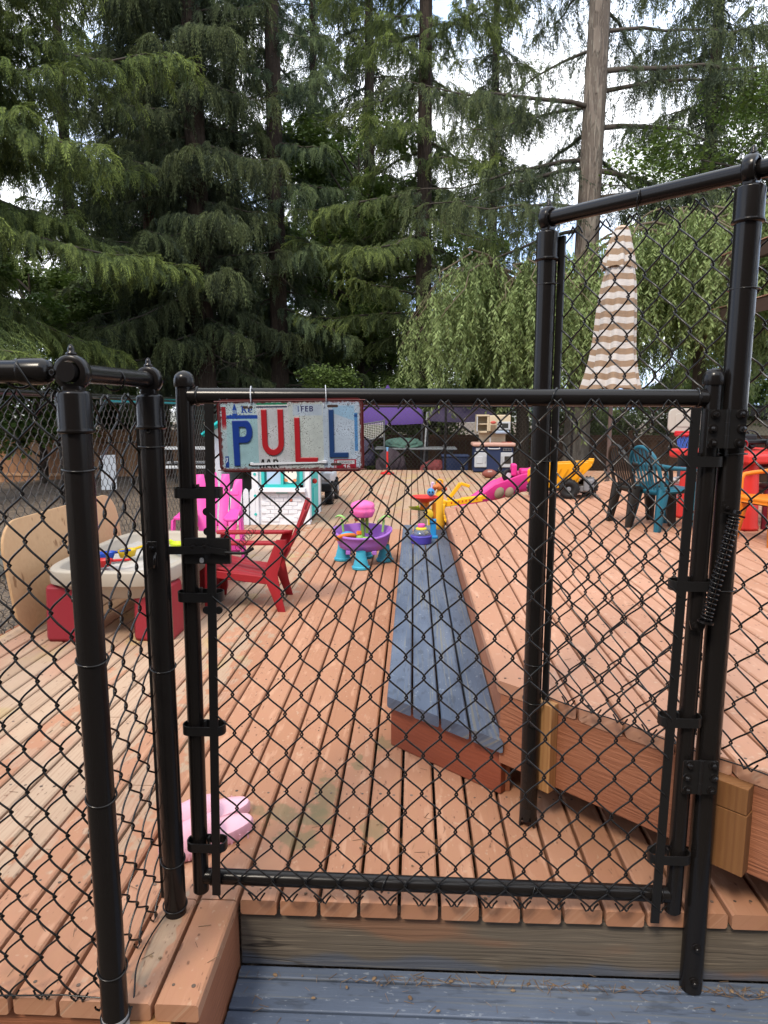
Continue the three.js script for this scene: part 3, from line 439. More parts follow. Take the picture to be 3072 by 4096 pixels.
// ---------- the PULL sign made like a number plate ----------
const signTex = (() => {
  const W = 1208, Hh = 596, cv = document.createElement('canvas'); cv.width = W; cv.height = Hh; const c = cv.getContext('2d');
  const fill = (s, x, y, w, h) => { c.fillStyle = s; c.fillRect(x * W, y * Hh, w * W, h * Hh); };
  fill('#a9bfc8', 0, 0, 1, 1); fill('#9cc0c8', 0.06, 0.2, 0.24, 0.72); fill('#b2c6cc', 0.06, 0.08, 0.24, 0.14);
  fill('#c3c6cb', 0.275, 0.04, 0.215, 0.93); fill('#b9c2c0', 0.49, 0.04, 0.24, 0.93); fill('#b0bfd0', 0.725, 0.04, 0.25, 0.93); fill('#aebccb', 0.52, 0.08, 0.2, 0.15);
  fill('#93b6d2', 0.79, 0.1, 0.15, 0.2); c.fillStyle = '#b0bfd0'; c.beginPath(); c.moveTo(0.79 * W, 0.2 * Hh); c.lineTo(0.95 * W, 0.32 * Hh); c.lineTo(0.95 * W, 0.5 * Hh); c.lineTo(0.79 * W, 0.5 * Hh); c.fill();
  fill('#4f86bd', 0.938, 0.2, 0.022, 0.52); fill('#23508f', 0.938, 0.22, 0.02, 0.04);
  fill('#1e8e66', 0.272, 0.05, 0.21, 0.028); fill('#d9d9d9', 0.272, 0.078, 0.21, 0.016); fill('#1d2c50', 0.272, 0.097, 0.21, 0.02);
  fill('#1f479f', 0.062, 0.215, 0.215, 0.05); c.fillStyle = '#1f479f'; c.beginPath(); c.moveTo(0.062 * W, 0.265 * Hh); c.lineTo(0.09 * W, 0.2 * Hh); c.lineTo(0.13 * W, 0.265 * Hh); c.fill();
  // little spire
  c.beginPath(); c.moveTo(0.121 * W, 0.05 * Hh); c.lineTo(0.134 * W, 0.13 * Hh); c.lineTo(0.139 * W, 0.145 * Hh); c.lineTo(0.103 * W, 0.145 * Hh); c.lineTo(0.108 * W, 0.13 * Hh); c.fill(); for (let i = 0; i < 4; i++) fill('#1f479f', 0.109 + i * 0.0075, 0.145, 0.004, 0.06); fill('#1f479f', 0.104, 0.195, 0.034, 0.02);
  fill('#9a1f2c', 0.03, 0.1, 0.03, 0.26); const gr = c.createLinearGradient(0, 0.33 * Hh, 0, 0.42 * Hh); gr.addColorStop(0, '#9a1f2c'); gr.addColorStop(1, '#b7c0bd'); c.fillStyle = gr; c.fillRect(0.03 * W, 0.33 * Hh, 0.03 * W, 0.09 * Hh);
  fill('#1d3f8c', 0.04, 0.78, 0.026, 0.16); c.strokeStyle = '#dfe6ea'; c.lineWidth = 3; for (let i = 0; i < 5; i++) { c.beginPath(); c.moveTo((0.044 + 0.004 * i) * W, 0.8 * Hh); c.lineTo((0.042 + 0.005 * ((i * 7) % 4)) * W, (0.84 + 0.01 * i) * Hh); c.stroke(); }
  c.fillStyle = '#1f479f'; c.font = 'bold 78px serif'; c.fillText('Ke', 0.162 * W, 0.185 * Hh); fill('#c3c6cb', 0.2725, 0.12, 0.03, 0.1);
  c.fillStyle = '#2a2a5c'; c.font = 'bold 62px sans-serif'; c.fillText('FEB', 0.572 * W, 0.175 * Hh); fill('#2a3f7c', 0.555, 0.1, 0.006, 0.08);
  c.fillStyle = '#141414'; c.font = 'bold 96px sans-serif'; c.save(); c.translate(0.275 * W, 0.945 * Hh); c.scale(0.95, 1.02); c.beginPath(); c.rect(0.0, -140, 400, 200); c.clip(); c.fillText('MAR', -34, 0); c.restore();
  fill('#9c1f33', 0.793, 0.835, 0.152, 0.145); fill('#c9cdd2', 0.814, 0.85, 0.12, 0.05); c.fillStyle = '#222'; c.font = '25px sans-serif'; c.fillText('60044921', 0.829 * W, 0.892 * Hh); c.fillStyle = '#d7dade'; c.font = 'bold 56px sans-serif'; c.fillText('16', 0.855 * W, 0.975 * Hh); c.save(); c.translate(0.809 * W, 0.975 * Hh); c.rotate(-Math.PI / 2); c.font = 'bold 17px sans-serif'; c.fillText('OREGON', 0, 0); c.restore();
  c.strokeStyle = '#7f98ab'; c.lineWidth = 2; for (let i = 0; i < 4; i++) { c.beginPath(); c.moveTo((0.912 + i * 0.006) * W, (0.55 + 0.02 * i) * Hh); c.lineTo((0.915 + i * 0.006) * W, (0.76 + 0.01 * (i % 2)) * Hh); c.stroke(); }
  // slots
  c.fillStyle = '#4a3a34'; for (const [x, y, w] of [[0.178, 0.092, 0.07], [0.755, 0.088, 0.075], [0.2, 0.885, 0.07], [0.77, 0.885, 0.075]]) { c.beginPath(); c.roundRect(x * W, y * Hh, w * W, 0.036 * Hh, 10); c.fill(); }
  // rust: dark red border, chipped into the paint, and black flecks
  const im = c.getImageData(0, 0, W, Hh), d = im.data;
  for (let j = 0; j < Hh; j++) for (let i = 0; i < W; i++) {
    const e = Math.min(i, W - i, j, Hh - j) / Hh, o = (j * W + i) * 4, n = fbm(i / 16, j / 16, 4), f = fbm(i / 4.5, j / 4.5, 3), b = fbm(i / 90, j / 90, 3);
    let t = sst(0.062, 0.03, e + (n - 0.5) * 0.05), k = 0.85 * sst(0.7, 0.76, f + (b - 0.5) * 0.34 + 0.06 * sst(0.16, 0.05, e));
    const c0 = mix3([d[o], d[o + 1], d[o + 2]], [88, 28, 30], t), c1 = mix3(c0, [58, 44, 42], k * (1 - t)); const w = 0.86 + 0.2 * b;
    d[o] = c1[0] * w; d[o + 1] = c1[1] * w; d[o + 2] = c1[2] * w;
  }
  c.putImageData(im, 0, 0);
  const t = new THREE.CanvasTexture(cv); t.colorSpace = THREE.SRGBColorSpace; return t;
})();
{
  const w = 0.302, h = 0.1495, s = thing('plate_sign', 'rusty vintage number-plate sign reading PULL, hung on the gate rail', 'sign', [-0.2535, 1.108, GZ + 0.042]);
  s.rotation.set(0.02, 0.0, 0.012);
  const g = new THREE.ShapeGeometry(roundRect(w, h, 0.0135), 8), p = g.attributes.position, uv = g.attributes.uv; for (let i = 0; i < p.count; i++) uv.setXY(i, p.getX(i) / w + 0.5, p.getY(i) / h + 0.5);
  obj('plate_face', g.translate(0, 0, 0.0012), phys({ map: signTex, color: 0xe6e6e6, roughness: 0.4, specularIntensity: 0.6 }), s);
  obj('plate_back', ext(roundRect(w + 0.0006, h + 0.0006, 0.0138), 0.0022).translate(0, 0, -0.0012), std({ color: 0x4d2020, roughness: 0.6 }), s);
  const rim = roundRect(w - 0.008, h - 0.008, 0.011), rp = rim.getPoints(6).map(q => V(q.x, q.y, 0.0016)); obj('embossed_rim', tube(rp, 0.0011, 120, 5, true), std({ color: 0x5a2a2a, roughness: 0.5 }), s);
  const L = (u, v) => [(u - 0.5) * w, (0.5 - v) * h];
  const blueP = phys({ color: 0x123079, roughness: 0.35 }), redP = phys({ color: 0x971a22, roughness: 0.35 }), navyP = phys({ color: 0x17345f, roughness: 0.35 });
  const shp = a => { const q = new THREE.Shape(); a.forEach((p, i) => i ? q.lineTo(...L(...p)) : q.moveTo(...L(...p))); return q; };
  const arc = (cu, cv, ru, rv, a0, a1, n = 12) => [...Array(n + 1)].map((_, i) => { const a = a0 + (a1 - a0) * i / n; return [cu + Math.cos(a) * ru, cv + Math.sin(a) * rv]; });
  const P = shp([[0.1, 0.285], [0.195, 0.285], ...arc(0.195, 0.44, 0.043, 0.155, -Math.PI / 2, Math.PI / 2), [0.144, 0.598], [0.144, 0.915], [0.103, 0.915]]);
  P.holes.push(new THREE.Path([[0.144, 0.365], [0.183, 0.365], ...arc(0.183, 0.44, 0.019, 0.075, -Math.PI / 2, Math.PI / 2), [0.144, 0.52]].map(q => new THREE.Vector2(...L(...q)))));
  const U = shp([[0.302, 0.14], [0.341, 0.14], [0.341, 0.6], ...arc(0.378, 0.6, 0.037, 0.09, Math.PI, 0), [0.415, 0.14], [0.454, 0.14], [0.454, 0.6], ...arc(0.378, 0.6, 0.076, 0.175, 0, Math.PI), [0.302, 0.6]]);
  const Ls = (u0, u1, v0, v1, st, ft) => shp([[u0, v0], [u0 + st, v0], [u0 + st, v1 - ft], [u1, v1 - ft], [u1, v1], [u0, v1]]);
  for (const [q, m, l] of [[P, blueP, 'blue letter P'], [U, redP, 'red letter U'], [Ls(0.528, 0.684, 0.255, 0.872, 0.037, 0.066), redP, 'red letter L'], [Ls(0.764, 0.894, 0.15, 0.808, 0.034, 0.07), navyP, 'navy letter L']]) obj('letter', ext(q, 0.0032, 0.0011).translate(0, 0, 0.0008), m, s).userData.label = l;
  const tie = phys({ color: 0xc9ccd2, roughness: 0.35, transmission: 0.0 });
  const band = (pts, wd, up) => { const out = []; for (let i = 0; i + 1 < pts.length; i++) out.push(bar(V(...pts[i]), V(...pts[i + 1]), wd, 0.0012, up)); return out; };
  for (const x of [-0.083, 0.072]) { const pts = [...Array(17)].map((_, i) => { const a = -1.9 + i / 16 * 4.4; return [x + 0.004 * Math.sin(a), 0.079 + Math.cos(a) * 0.021, -0.042 + 0.024 + Math.sin(a) * 0.026 - 0.002]; }); pts.push([x - 0.002, 0.06, 0.005]); obj('zip_tie', band(pts, 0.0042, X), tie, s); }
  obj('zip_tie', [bar([-0.08, -0.0585, 0.0032], [0.075, -0.0545, 0.0032], 0.0013, 0.0045), rbox(0.008, 0.006, 0.005, 0.001, 0.069, -0.0548, 0.0036), rbox(0.007, 0.006, 0.003, 0.001, -0.083, -0.058, 0.003)], tie, s);
}
// ---------- vegetation ----------
const leafMat = (o = {}) => phys({ vertexColors: true, roughness: 0.85, specularIntensity: 0.25, transmission: 0.3, thickness: 0, side: THREE.DoubleSide, ...o });
const needleMat = leafMat({ transmission: 0.3 }), broadMat = leafMat({ transmission: 0.5, roughness: 0.7 });
const barkTex = tex(256, 1024, (u, v) => { const x = u * 12, y = v * 9, n = fbm(x + fbm(x, y, 2) * 2, y * 0.45, 4), f = fbm(x * 6, y * 3.2, 3), cr = sst(0.55, 0.4, fbm(x * 2.2, y * 0.9 + 3, 4)); let c = mix3([92, 82, 74], [132, 122, 110], n); c = mix3(c, [66, 58, 51], 0.42 * cr); c = mix3(c, [150, 152, 138], 0.35 * sst(0.6, 0.75, f)); return [...c, 1 - cr * 0.8]; });
const barkGrey = texMat(barkTex, { bumpScale: 0.025, roughness: 0.95 }), barkRed = texMat(barkTex, { bumpScale: 0.025, roughness: 0.95, color: 0xc79a80 }), barkDark = texMat(barkTex, { bumpScale: 0.02, roughness: 0.95, color: 0x8c8078 });
const twigMat = std({ color: new THREE.Color(0.055, 0.045, 0.035), roughness: 0.95 });

// flat blades with vertex colour from base to tip
function blades(list) {            // each: base, dir (length = blade length), side (half width), colBase, colTip
  const pos = [], col = [], nor = [];
  for (const { b, d, s, c0, c1, n, fat = 0.45 } of list) {
    const m1 = b.clone().addScaledVector(d, fat), A = m1.clone().add(s), B = m1.clone().sub(s), T = b.clone().add(d), cm = mix3(c0, c1, 0.35), nn = n || s.clone().cross(d).normalize();
    for (const [p, c] of [[b, c0], [A, cm], [T, c1], [b, c0], [T, c1], [B, cm]]) { pos.push(p.x, p.y, p.z); col.push(...c); nor.push(nn.x, nn.y, nn.z); }
  }
  const g = new THREE.BufferGeometry(); g.setAttribute('position', new THREE.Float32BufferAttribute(pos, 3)); g.setAttribute('color', new THREE.Float32BufferAttribute(col, 3)); g.setAttribute('normal', new THREE.Float32BufferAttribute(nor, 3)); return g;
}
// a spruce spray: a twig along +x with side shoots that hang a little; brighter new growth at the shoot ends
function sprayGeo(seed, tip, dark, hang) {
  const r = rng(seed), L = [];
  const shoot = (o, dir, len, w) => { const d = dir.clone().normalize().multiplyScalar(len), s = d.clone().cross(V(r() - 0.5, 1, r() - 0.5)).normalize().multiplyScalar(w); L.push({ b: o, d, s, c0: dark, c1: mix3(dark, tip, 0.5 + 0.5 * r()), fat: 0.55 }); const s2 = s.clone().cross(d).normalize().multiplyScalar(w * 0.9); L.push({ b: o, d, s: s2, c0: dark, c1: tip, fat: 0.6 }); };
  const len = 0.42, n = 10;
  for (let i = 0; i < n; i++) { const f = i / n, o = V(f * len, -hang * f * f * len, 0); for (const sg of [-1, 1]) shoot(o, V(0.75 + 0.4 * f, -0.25 - 0.55 * r() * hang - 0.2 * hang, sg * (0.95 - 0.35 * f)), (0.15 - 0.075 * f) * (0.75 + 0.5 * r()), 0.011 + 0.003 * r()); if (i % 2) shoot(o, V(0.4, -1.2, (r() - 0.5) * 0.8), 0.1 + 0.08 * hang, 0.009); }
  shoot(V(len * 0.55, -hang * 0.25 * len, 0), V(1, -hang * 0.7, 0), 0.24, 0.012);
  return blades(L);
}
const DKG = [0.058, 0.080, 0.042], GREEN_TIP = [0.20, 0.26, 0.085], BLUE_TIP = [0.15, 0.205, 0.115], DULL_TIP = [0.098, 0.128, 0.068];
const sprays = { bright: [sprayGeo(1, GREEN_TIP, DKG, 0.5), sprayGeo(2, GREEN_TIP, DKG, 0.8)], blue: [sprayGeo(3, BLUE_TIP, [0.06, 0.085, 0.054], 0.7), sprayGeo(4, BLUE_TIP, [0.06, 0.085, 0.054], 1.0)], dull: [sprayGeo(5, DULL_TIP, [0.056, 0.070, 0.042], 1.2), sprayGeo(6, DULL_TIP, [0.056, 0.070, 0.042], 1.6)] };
function instanced(name, geo, mat, list, parent) {      // list of {p, q, s, c}
  const m = new THREE.InstancedMesh(geo, mat, list.length), M = new THREE.Matrix4(), c = new THREE.Color();
  list.forEach((e, i) => { M.compose(e.p, e.q, typeof e.s === 'number' ? V(e.s, e.s, e.s) : e.s); m.setMatrixAt(i, M); c.setRGB(...(e.c || [1, 1, 1])); m.setColorAt(i, c); });
  m.name = name; m.castShadow = m.receiveShadow = true; m.userData.kind = 'stuff'; parent.add(m); return m;
}
const _M = new THREE.Matrix4();
function orient(dir, up = Y) { const x = dir.clone().normalize(); let z = x.clone().cross(up); if (z.lengthSq() < 1e-4) z = x.clone().cross(X); z.normalize(); const y = z.clone().cross(x); return new THREE.Quaternion().setFromRotationMatrix(_M.makeBasis(x, y, z)); }
function trunkGeo(pts, seg = 14, bumps = 0.04, seed = 1) {      // pts: [x, y, z, r]
  const n = 18, rings = [], uvs = [];
  for (let i = 0; i < pts.length; i++) for (let s = 0; s < (i + 1 < pts.length ? n : 1); s++) { const f = s / n, a = pts[i], b = pts[Math.min(i + 1, pts.length - 1)], q = a.map((v, k) => mix(v, b[k], f)); rings.push([...Array(seg + 1)].map((_, j) => { const t = (j % seg) / seg * 6.283, rr_ = q[3] * (1 + bumps * 2 * (fbm(Math.cos(t) * 2 + seed * 9, q[1] * 2.2 + Math.sin(t) * 2, 3) - 0.5)); uvs.push(j / seg, q[1] / 3); return [q[0] + Math.cos(t) * rr_, q[1], q[2] + Math.sin(t) * rr_]; })); }
  const g = loft(rings, false, false, false); g.setAttribute('uv', new THREE.Float32BufferAttribute(uvs, 2)); return g;
}
const at = (px, D) => D * (px - 1655) / 2755;     // x of a bearing at distance D down the garden
function spruce(o) {
  const { x, z, h = 20, r = 0.22, base = 1.2, len = 3.2, kind = 'bright', seed = 1, dens = 1, lean = 0, bark = barkGrey, label, dead = 6, top = 99, sz = 1, skip, group, shade = 1 } = o, rnd = rng(seed * 7919), y0 = groundY(x, z) - 0.1;
  const T = thing('spruce_tree', label, 'tree', [0, 0, 0], 0, group);
  const cx = y => x + lean * (y - y0);
  obj('trunk', trunkGeo([[cx(y0), y0, z, r * 1.35], [cx(y0 + 0.8), y0 + 0.8, z, r * 1.08], [cx(y0 + h * 0.5), y0 + h * 0.5, z, r * 0.68], [cx(y0 + h), y0 + h, z, 0.02]], 16, 0.05, seed), bark, T);
  const wood = [], lists = { a: [], b: [] }, rim = [];
  const branch = (y, az, L, bare) => {
    const up = mix(0.32, -0.15, rnd()) - 0.12 * (1 - (y - y0) / h), P = [], n = 7, ca = Math.cos(az), sa = Math.sin(az), sag = 0.22 + 0.2 * rnd();
    for (let i = 0; i <= n; i++) { const f = i / n, d = f * L; P.push(V(cx(y) + ca * d + 0.14 * f * L * (vn(i + seed, y * 3) - 0.5), y + up * d - sag * L * f * f * (1 - 0.55 * f * f) + 0.06 * L * Math.max(0, f - 0.7), z + sa * d + 0.14 * f * L * (vn(i + seed + 40, y * 3) - 0.5))); }
    wood.push(taperTube(P, 0.012 + 0.011 * L, 0.004, 5));
    if (bare) { for (let i = 2; i < n; i++) for (const s of [-1, 1]) if (rnd() < 0.7) { const a = P[i], l = 0.25 + 0.5 * rnd(); wood.push(taperTube([a, V(a.x + (ca * 0.4 - sa * s) * l * 0.6, a.y - l * 0.25, a.z + (sa * 0.4 + ca * s) * l * 0.6), V(a.x + (ca * 0.7 - sa * s) * l, a.y - l * 0.7, a.z + (sa * 0.7 + ca * s) * l)], 0.006, 0.002, 3)); } return; }
    const curve = new THREE.CatmullRomCurve3(P), N = Math.max(4, Math.round(L / 0.2 * Math.min(1.25, dens)));
    const put1 = (q, dir, s, edge) => { const e = { p: q, q: orient(dir, V(rnd() * 0.6 - 0.3, 1, rnd() * 0.6 - 0.3)), s: s * sz * (0.7 + 0.6 * rnd()) }, k = (0.85 + 0.7 * rnd()) * shade; e.c = [k * (0.66 + 0.7 * edge), k * (0.7 + 0.6 * edge), k * (0.85 + 0.1 * edge)]; (rnd() < 0.5 ? lists.a : lists.b).push(e); };  // outer sprays paler as new growth; hanging ones darkened, shade put into the tint
    for (let i = Math.floor(N * 0.12); i <= N; i++) {
      const f = (i + (rnd() - 0.5) * 0.5) / N, p = curve.getPoint(clamp(f)), t = curve.getTangent(clamp(f));
      for (const s of [-1, 1]) {
        if (rnd() < 0.1) continue;
        // a side branchlet that leaves forward, then hangs
        const ll = (0.25 + 0.85 * Math.sin(Math.PI * Math.min(0.92, 0.25 + f * 0.7))) * Math.min(1.05, L / 2.6) * (0.45 + 0.8 * rnd()), fw = 0.45 + 0.5 * rnd(), out = V(-sa * s + ca * fw, 0, ca * s + sa * fw).normalize(), hang = 0.08 + 0.55 * rnd(), m = Math.max(1, Math.round(ll / 0.17 * Math.min(1.2, dens)));
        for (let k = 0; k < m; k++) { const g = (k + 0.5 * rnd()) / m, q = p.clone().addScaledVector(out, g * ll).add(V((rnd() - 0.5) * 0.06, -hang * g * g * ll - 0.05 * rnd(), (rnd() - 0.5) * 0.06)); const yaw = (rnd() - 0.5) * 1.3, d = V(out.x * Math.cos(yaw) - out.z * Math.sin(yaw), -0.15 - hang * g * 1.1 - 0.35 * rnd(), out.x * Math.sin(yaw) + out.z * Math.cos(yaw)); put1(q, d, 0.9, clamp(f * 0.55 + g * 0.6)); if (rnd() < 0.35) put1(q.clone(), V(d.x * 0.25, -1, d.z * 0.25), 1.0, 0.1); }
      }
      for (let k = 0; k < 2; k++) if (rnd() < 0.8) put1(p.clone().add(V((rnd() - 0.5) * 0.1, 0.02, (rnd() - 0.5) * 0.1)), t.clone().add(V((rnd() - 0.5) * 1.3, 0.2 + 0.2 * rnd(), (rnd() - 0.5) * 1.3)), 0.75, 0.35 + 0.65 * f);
    }
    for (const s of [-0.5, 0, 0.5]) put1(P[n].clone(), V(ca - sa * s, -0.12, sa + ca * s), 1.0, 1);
  };
  let az = rnd() * 6.28;
  for (let y = y0 + base; y < Math.min(y0 + h - 0.4, top); y += (0.17 + 0.09 * rnd()) / Math.sqrt(dens)) {
    const f = (y - y0) / h, L = len * Math.pow(clamp(1.04 - f), 0.75) * (0.65 + 0.5 * rnd()) * (f < 0.12 ? 0.75 : 1); az += 2.4 + rnd() * 0.5;
    const a = az % 6.283; if (skip && skip(y, a)) continue; branch(y, a, Math.max(0.5, L), false);
  }
  for (let i = 0; i < dead; i++) branch(y0 + 0.9 + rnd() * (base + 2.6), rnd() * 6.28, 0.8 + rnd() * 1.6, true);
  if (o.extra) for (const [y, a, L] of o.extra) branch(y, a, L, false);
  obj('branches', wood, twigMat, T);
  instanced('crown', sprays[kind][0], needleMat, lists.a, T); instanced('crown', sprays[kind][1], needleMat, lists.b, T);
  return T;
}
function taperTube(P, r0, r1, rad) {
  const n = P.length, rings = P.map((p, i) => { const t = P[Math.min(n - 1, i + 1)].clone().sub(P[Math.max(0, i - 1)]).normalize(), u = t.clone().cross(Math.abs(t.y) > 0.9 ? X : Y).normalize(), w = u.clone().cross(t), r = mix(r0, r1, i / (n - 1)); return [...Array(rad)].map((_, j) => { const a = -j / rad * 6.283; return [p.x + (u.x * Math.cos(a) + w.x * Math.sin(a)) * r, p.y + (u.y * Math.cos(a) + w.y * Math.sin(a)) * r, p.z + (u.z * Math.cos(a) + w.z * Math.sin(a)) * r]; }); });
  return loft(rings, false, false);
}
// broad leaves: a small bunch on a twig
function bunchGeo(seed, c0, c1, n = 12, size = 0.1, wide = 0.42, spread = 0.2, droop = 0.5) {
  const r = rng(seed), L = [];
  for (let i = 0; i < n; i++) { const b = V((r() - 0.5) * spread, (r() - 0.5) * spread * 0.7, (r() - 0.5) * spread), d = V(b.x * 3 + (r() - 0.5), -droop * (0.3 + r()) + 0.2, b.z * 3 + (r() - 0.5)).normalize().multiplyScalar(size * (0.6 + 0.7 * r())), s = d.clone().cross(V((r() - 0.5) * 1.2, 1, (r() - 0.5) * 1.2)).normalize().multiplyScalar(d.length() * wide), k = r(); L.push({ b, d, s, c0: mix3(c0, c1, k * 0.6), c1: mix3(c0, c1, k), fat: 0.5 }); }
  return blades(L);
}
const bunches = { maple: bunchGeo(11, [0.07, 0.115, 0.028], [0.14, 0.21, 0.045], 12, 0.13, 0.45, 0.3, 0.35), bush: bunchGeo(12, [0.085, 0.13, 0.032], [0.17, 0.25, 0.058], 14, 0.085, 0.42, 0.24, 0.3), dark: bunchGeo(13, [0.05, 0.08, 0.024], [0.09, 0.14, 0.036], 12, 0.13, 0.45, 0.32, 0.35) };
const rq = rnd => new THREE.Quaternion().setFromEuler(new THREE.Euler((rnd() - 0.5) * 1.2, rnd() * 6.283, (rnd() - 0.5) * 1.2));
function crownClumps(rnd, clumps, per, kind, T, scale = 1, name = 'crown', tint = [1, 1, 1]) {
  const list = [];
  for (const [cx, cy, cz, rx, ry] of clumps) { const n = Math.round(per * rx * ry); const k0 = 0.95 + 0.45 * rnd(); for (let i = 0; i < n; i++) { const a = rnd() * 6.283, u = rnd() * 2 - 1, rad = Math.pow(rnd(), 0.42), s = Math.sqrt(1 - u * u); const k = k0 * (0.8 + 0.4 * rnd()); list.push({ p: V(cx + Math.cos(a) * s * rad * rx, cy + u * rad * ry, cz + Math.sin(a) * s * rad * rx), q: rq(rnd), s: scale * (0.7 + 0.6 * rnd()), c: [k * tint[0], k * tint[1], k * tint[2]] }); } }
  return instanced(name, bunches[kind], broadMat, list, T);
}
function broadTree(o) {
  const { x, z, h = 9, r = 0.11, seed = 1, kind = 'maple', label, spread = 2.2, base = 2.4, n = 26, per = 70, bark = barkDark, name = 'maple_tree', group, scale = 1, fork = true } = o, rnd = rng(seed * 104729), y0 = groundY(x, z) - 0.1;
  const T = thing(name, label, 'tree', [0, 0, 0], 0, group), cl = [], wood = [];
  obj('trunk', trunkGeo([[x, y0, z, r * 1.3], [x + 0.05, y0 + 1, z, r], [x + 0.1 * (rnd() - 0.5), y0 + h * 0.6, z, r * 0.6], [x, y0 + h * 0.95, z, 0.02]], 12, 0.06, seed), bark, T);
  for (let i = 0; i < n; i++) { const f = i / n, y = y0 + base + (h - base) * f, a = rnd() * 6.283, L = spread * (0.35 + 0.75 * rnd()) * (0.75 + 0.5 * Math.sin(f * 3)), e = V(x + Math.cos(a) * L, y + 0.5 * L * rnd(), z + Math.sin(a) * L); wood.push(taperTube([V(x, y - 0.4 * L, z), V(mix(x, e.x, 0.5), mix(y, e.y, 0.4) - 0.1, mix(z, e.z, 0.5)), e], 0.02 + 0.012 * L, 0.005, 5)); cl.push([e.x, e.y, e.z, 0.55 + 0.45 * rnd(), 0.35 + 0.3 * rnd()]); if (rnd() < 0.6) cl.push([mix(x, e.x, 0.55), mix(y, e.y, 0.6) + 0.2, mix(z, e.z, 0.55), 0.5 + 0.3 * rnd(), 0.35]); }
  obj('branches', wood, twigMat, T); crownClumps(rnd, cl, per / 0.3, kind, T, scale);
  return T;
}
// a weeping tree: arching boughs with long hanging strands of narrow leaves
function strandGeo(seed) {
  const r = rng(seed), L = [], len = 0.9, n = 30;
  for (let i = 0; i < n; i++) { const f = i / n, b = V(0.10 * Math.sin(f * 3 + seed), -f * len, 0.08 * Math.sin(f * 4 + seed * 2)), a = r() * 6.283, d = V(Math.cos(a) * 0.7, -0.75 - 0.3 * r(), Math.sin(a) * 0.7).normalize().multiplyScalar(0.085 + 0.06 * r()), s = d.clone().cross(V(r() - 0.5, 0.6, r() - 0.5)).normalize().multiplyScalar(0.016 + 0.006 * r()), k = r(); L.push({ b, d, s, c0: mix3([0.15, 0.20, 0.08], [0.23, 0.29, 0.12], k), c1: mix3([0.18, 0.235, 0.09], [0.29, 0.36, 0.15], k), fat: 0.4 }); }
  for (let i = 0; i < 6; i++) { const f = i / 6; L.push({ b: V(0.10 * Math.sin(f * 3 + seed), -f * len, 0.08 * Math.sin(f * 4 + seed * 2)), d: V(0.02, -len / 5.5, 0.01), s: V(0.003, 0, 0.003), c0: [0.09, 0.075, 0.05], c1: [0.10, 0.09, 0.05] }); }
  return blades(L);
}
const strands = [strandGeo(1), strandGeo(2), strandGeo(5)];
function weepingTree(o) {
  const { x, z, h, seed, label, boughs = 34, spread = 2.6, per = 26, tint = 1, az0 = 0, az1 = 6.283 } = o, rnd = rng(seed * 31337), y0 = groundY(x, z) - 0.1, T = thing('weeping_tree', label, 'tree'), wood = [], ls = [[], [], []];
  obj('trunk', trunkGeo([[x, y0, z, 0.2], [x + 0.05, y0 + 1, z, 0.15], [x, y0 + h * 0.8, z, 0.09], [x, y0 + h * 0.9, z, 0.04]], 12, 0.08, seed), barkDark, T);
  for (let i = 0; i < boughs; i++) {
    const a = az0 + (i + rnd()) / boughs * (az1 - az0), ys = y0 + h * (0.45 + 0.45 * rnd()), L = spread * (0.45 + 0.6 * rnd()), up = (y0 + h - ys) * (0.55 + 0.5 * rnd()), P = [];
    for (let k = 0; k <= 8; k++) { const f = k / 8; P.push(V(x + Math.cos(a + 0.3 * f * (rnd() - 0.5)) * L * f, ys + up * 2.6 * f * (1 - f * 0.62) - 0.9 * L * f * f * f * 0.6, z + Math.sin(a) * L * f)); }
    wood.push(taperTube(P, 0.022 + 0.01 * L, 0.004, 5)); const c = new THREE.CatmullRomCurve3(P);
    for (let k = 0; k < per; k++) { const f = 0.22 + 0.78 * rnd(), p = c.getPoint(f).add(V((rnd() - 0.5) * 0.5, (rnd() - 0.6) * 0.25, (rnd() - 0.5) * 0.5)), m = 1 + Math.floor(rnd() * 2.6), kk = tint * (0.95 + 0.6 * rnd()); for (let j = 0; j < m; j++) { const y = p.y - j * 0.72; if (y - 0.5 < y0 + 0.35) break; ls[Math.floor(rnd() * 3)].push({ p: V(p.x + 0.05 * j * rnd(), y, p.z), q: new THREE.Quaternion().setFromEuler(new THREE.Euler((rnd() - 0.5) * 0.5, rnd() * 6.283, (rnd() - 0.5) * 0.5)), s: V(1, 0.7 + 0.45 * rnd(), 1).multiplyScalar(0.85 + 0.3 * rnd()), c: [kk, kk, kk * 0.95] }); } }
  }
  obj('branches', wood, std({ color: new THREE.Color(0.13, 0.1, 0.065), roughness: 0.9 }), T);
  ls.forEach((l, i) => instanced('crown', strands[i], broadMat, l, T));
  return T;
}
// --- the trees, read from the photograph left to right ---
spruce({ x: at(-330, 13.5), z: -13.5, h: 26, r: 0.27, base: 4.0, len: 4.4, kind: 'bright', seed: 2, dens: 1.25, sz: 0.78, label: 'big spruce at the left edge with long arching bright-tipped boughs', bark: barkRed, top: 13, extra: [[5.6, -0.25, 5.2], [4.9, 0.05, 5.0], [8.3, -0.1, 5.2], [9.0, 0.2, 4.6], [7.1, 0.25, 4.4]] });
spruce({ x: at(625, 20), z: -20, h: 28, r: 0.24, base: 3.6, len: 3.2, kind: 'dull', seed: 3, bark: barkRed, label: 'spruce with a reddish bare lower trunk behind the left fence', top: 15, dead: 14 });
spruce({ x: at(812, 17.6), z: -17.6, h: 27, r: 0.29, base: 3.0, len: 3.1, kind: 'dull', seed: 4, bark: barkDark, label: 'dark spruce with hanging curtains, just left of the gate top', top: 13.5, dead: 14, dens: 1.15, sz: 0.85 });
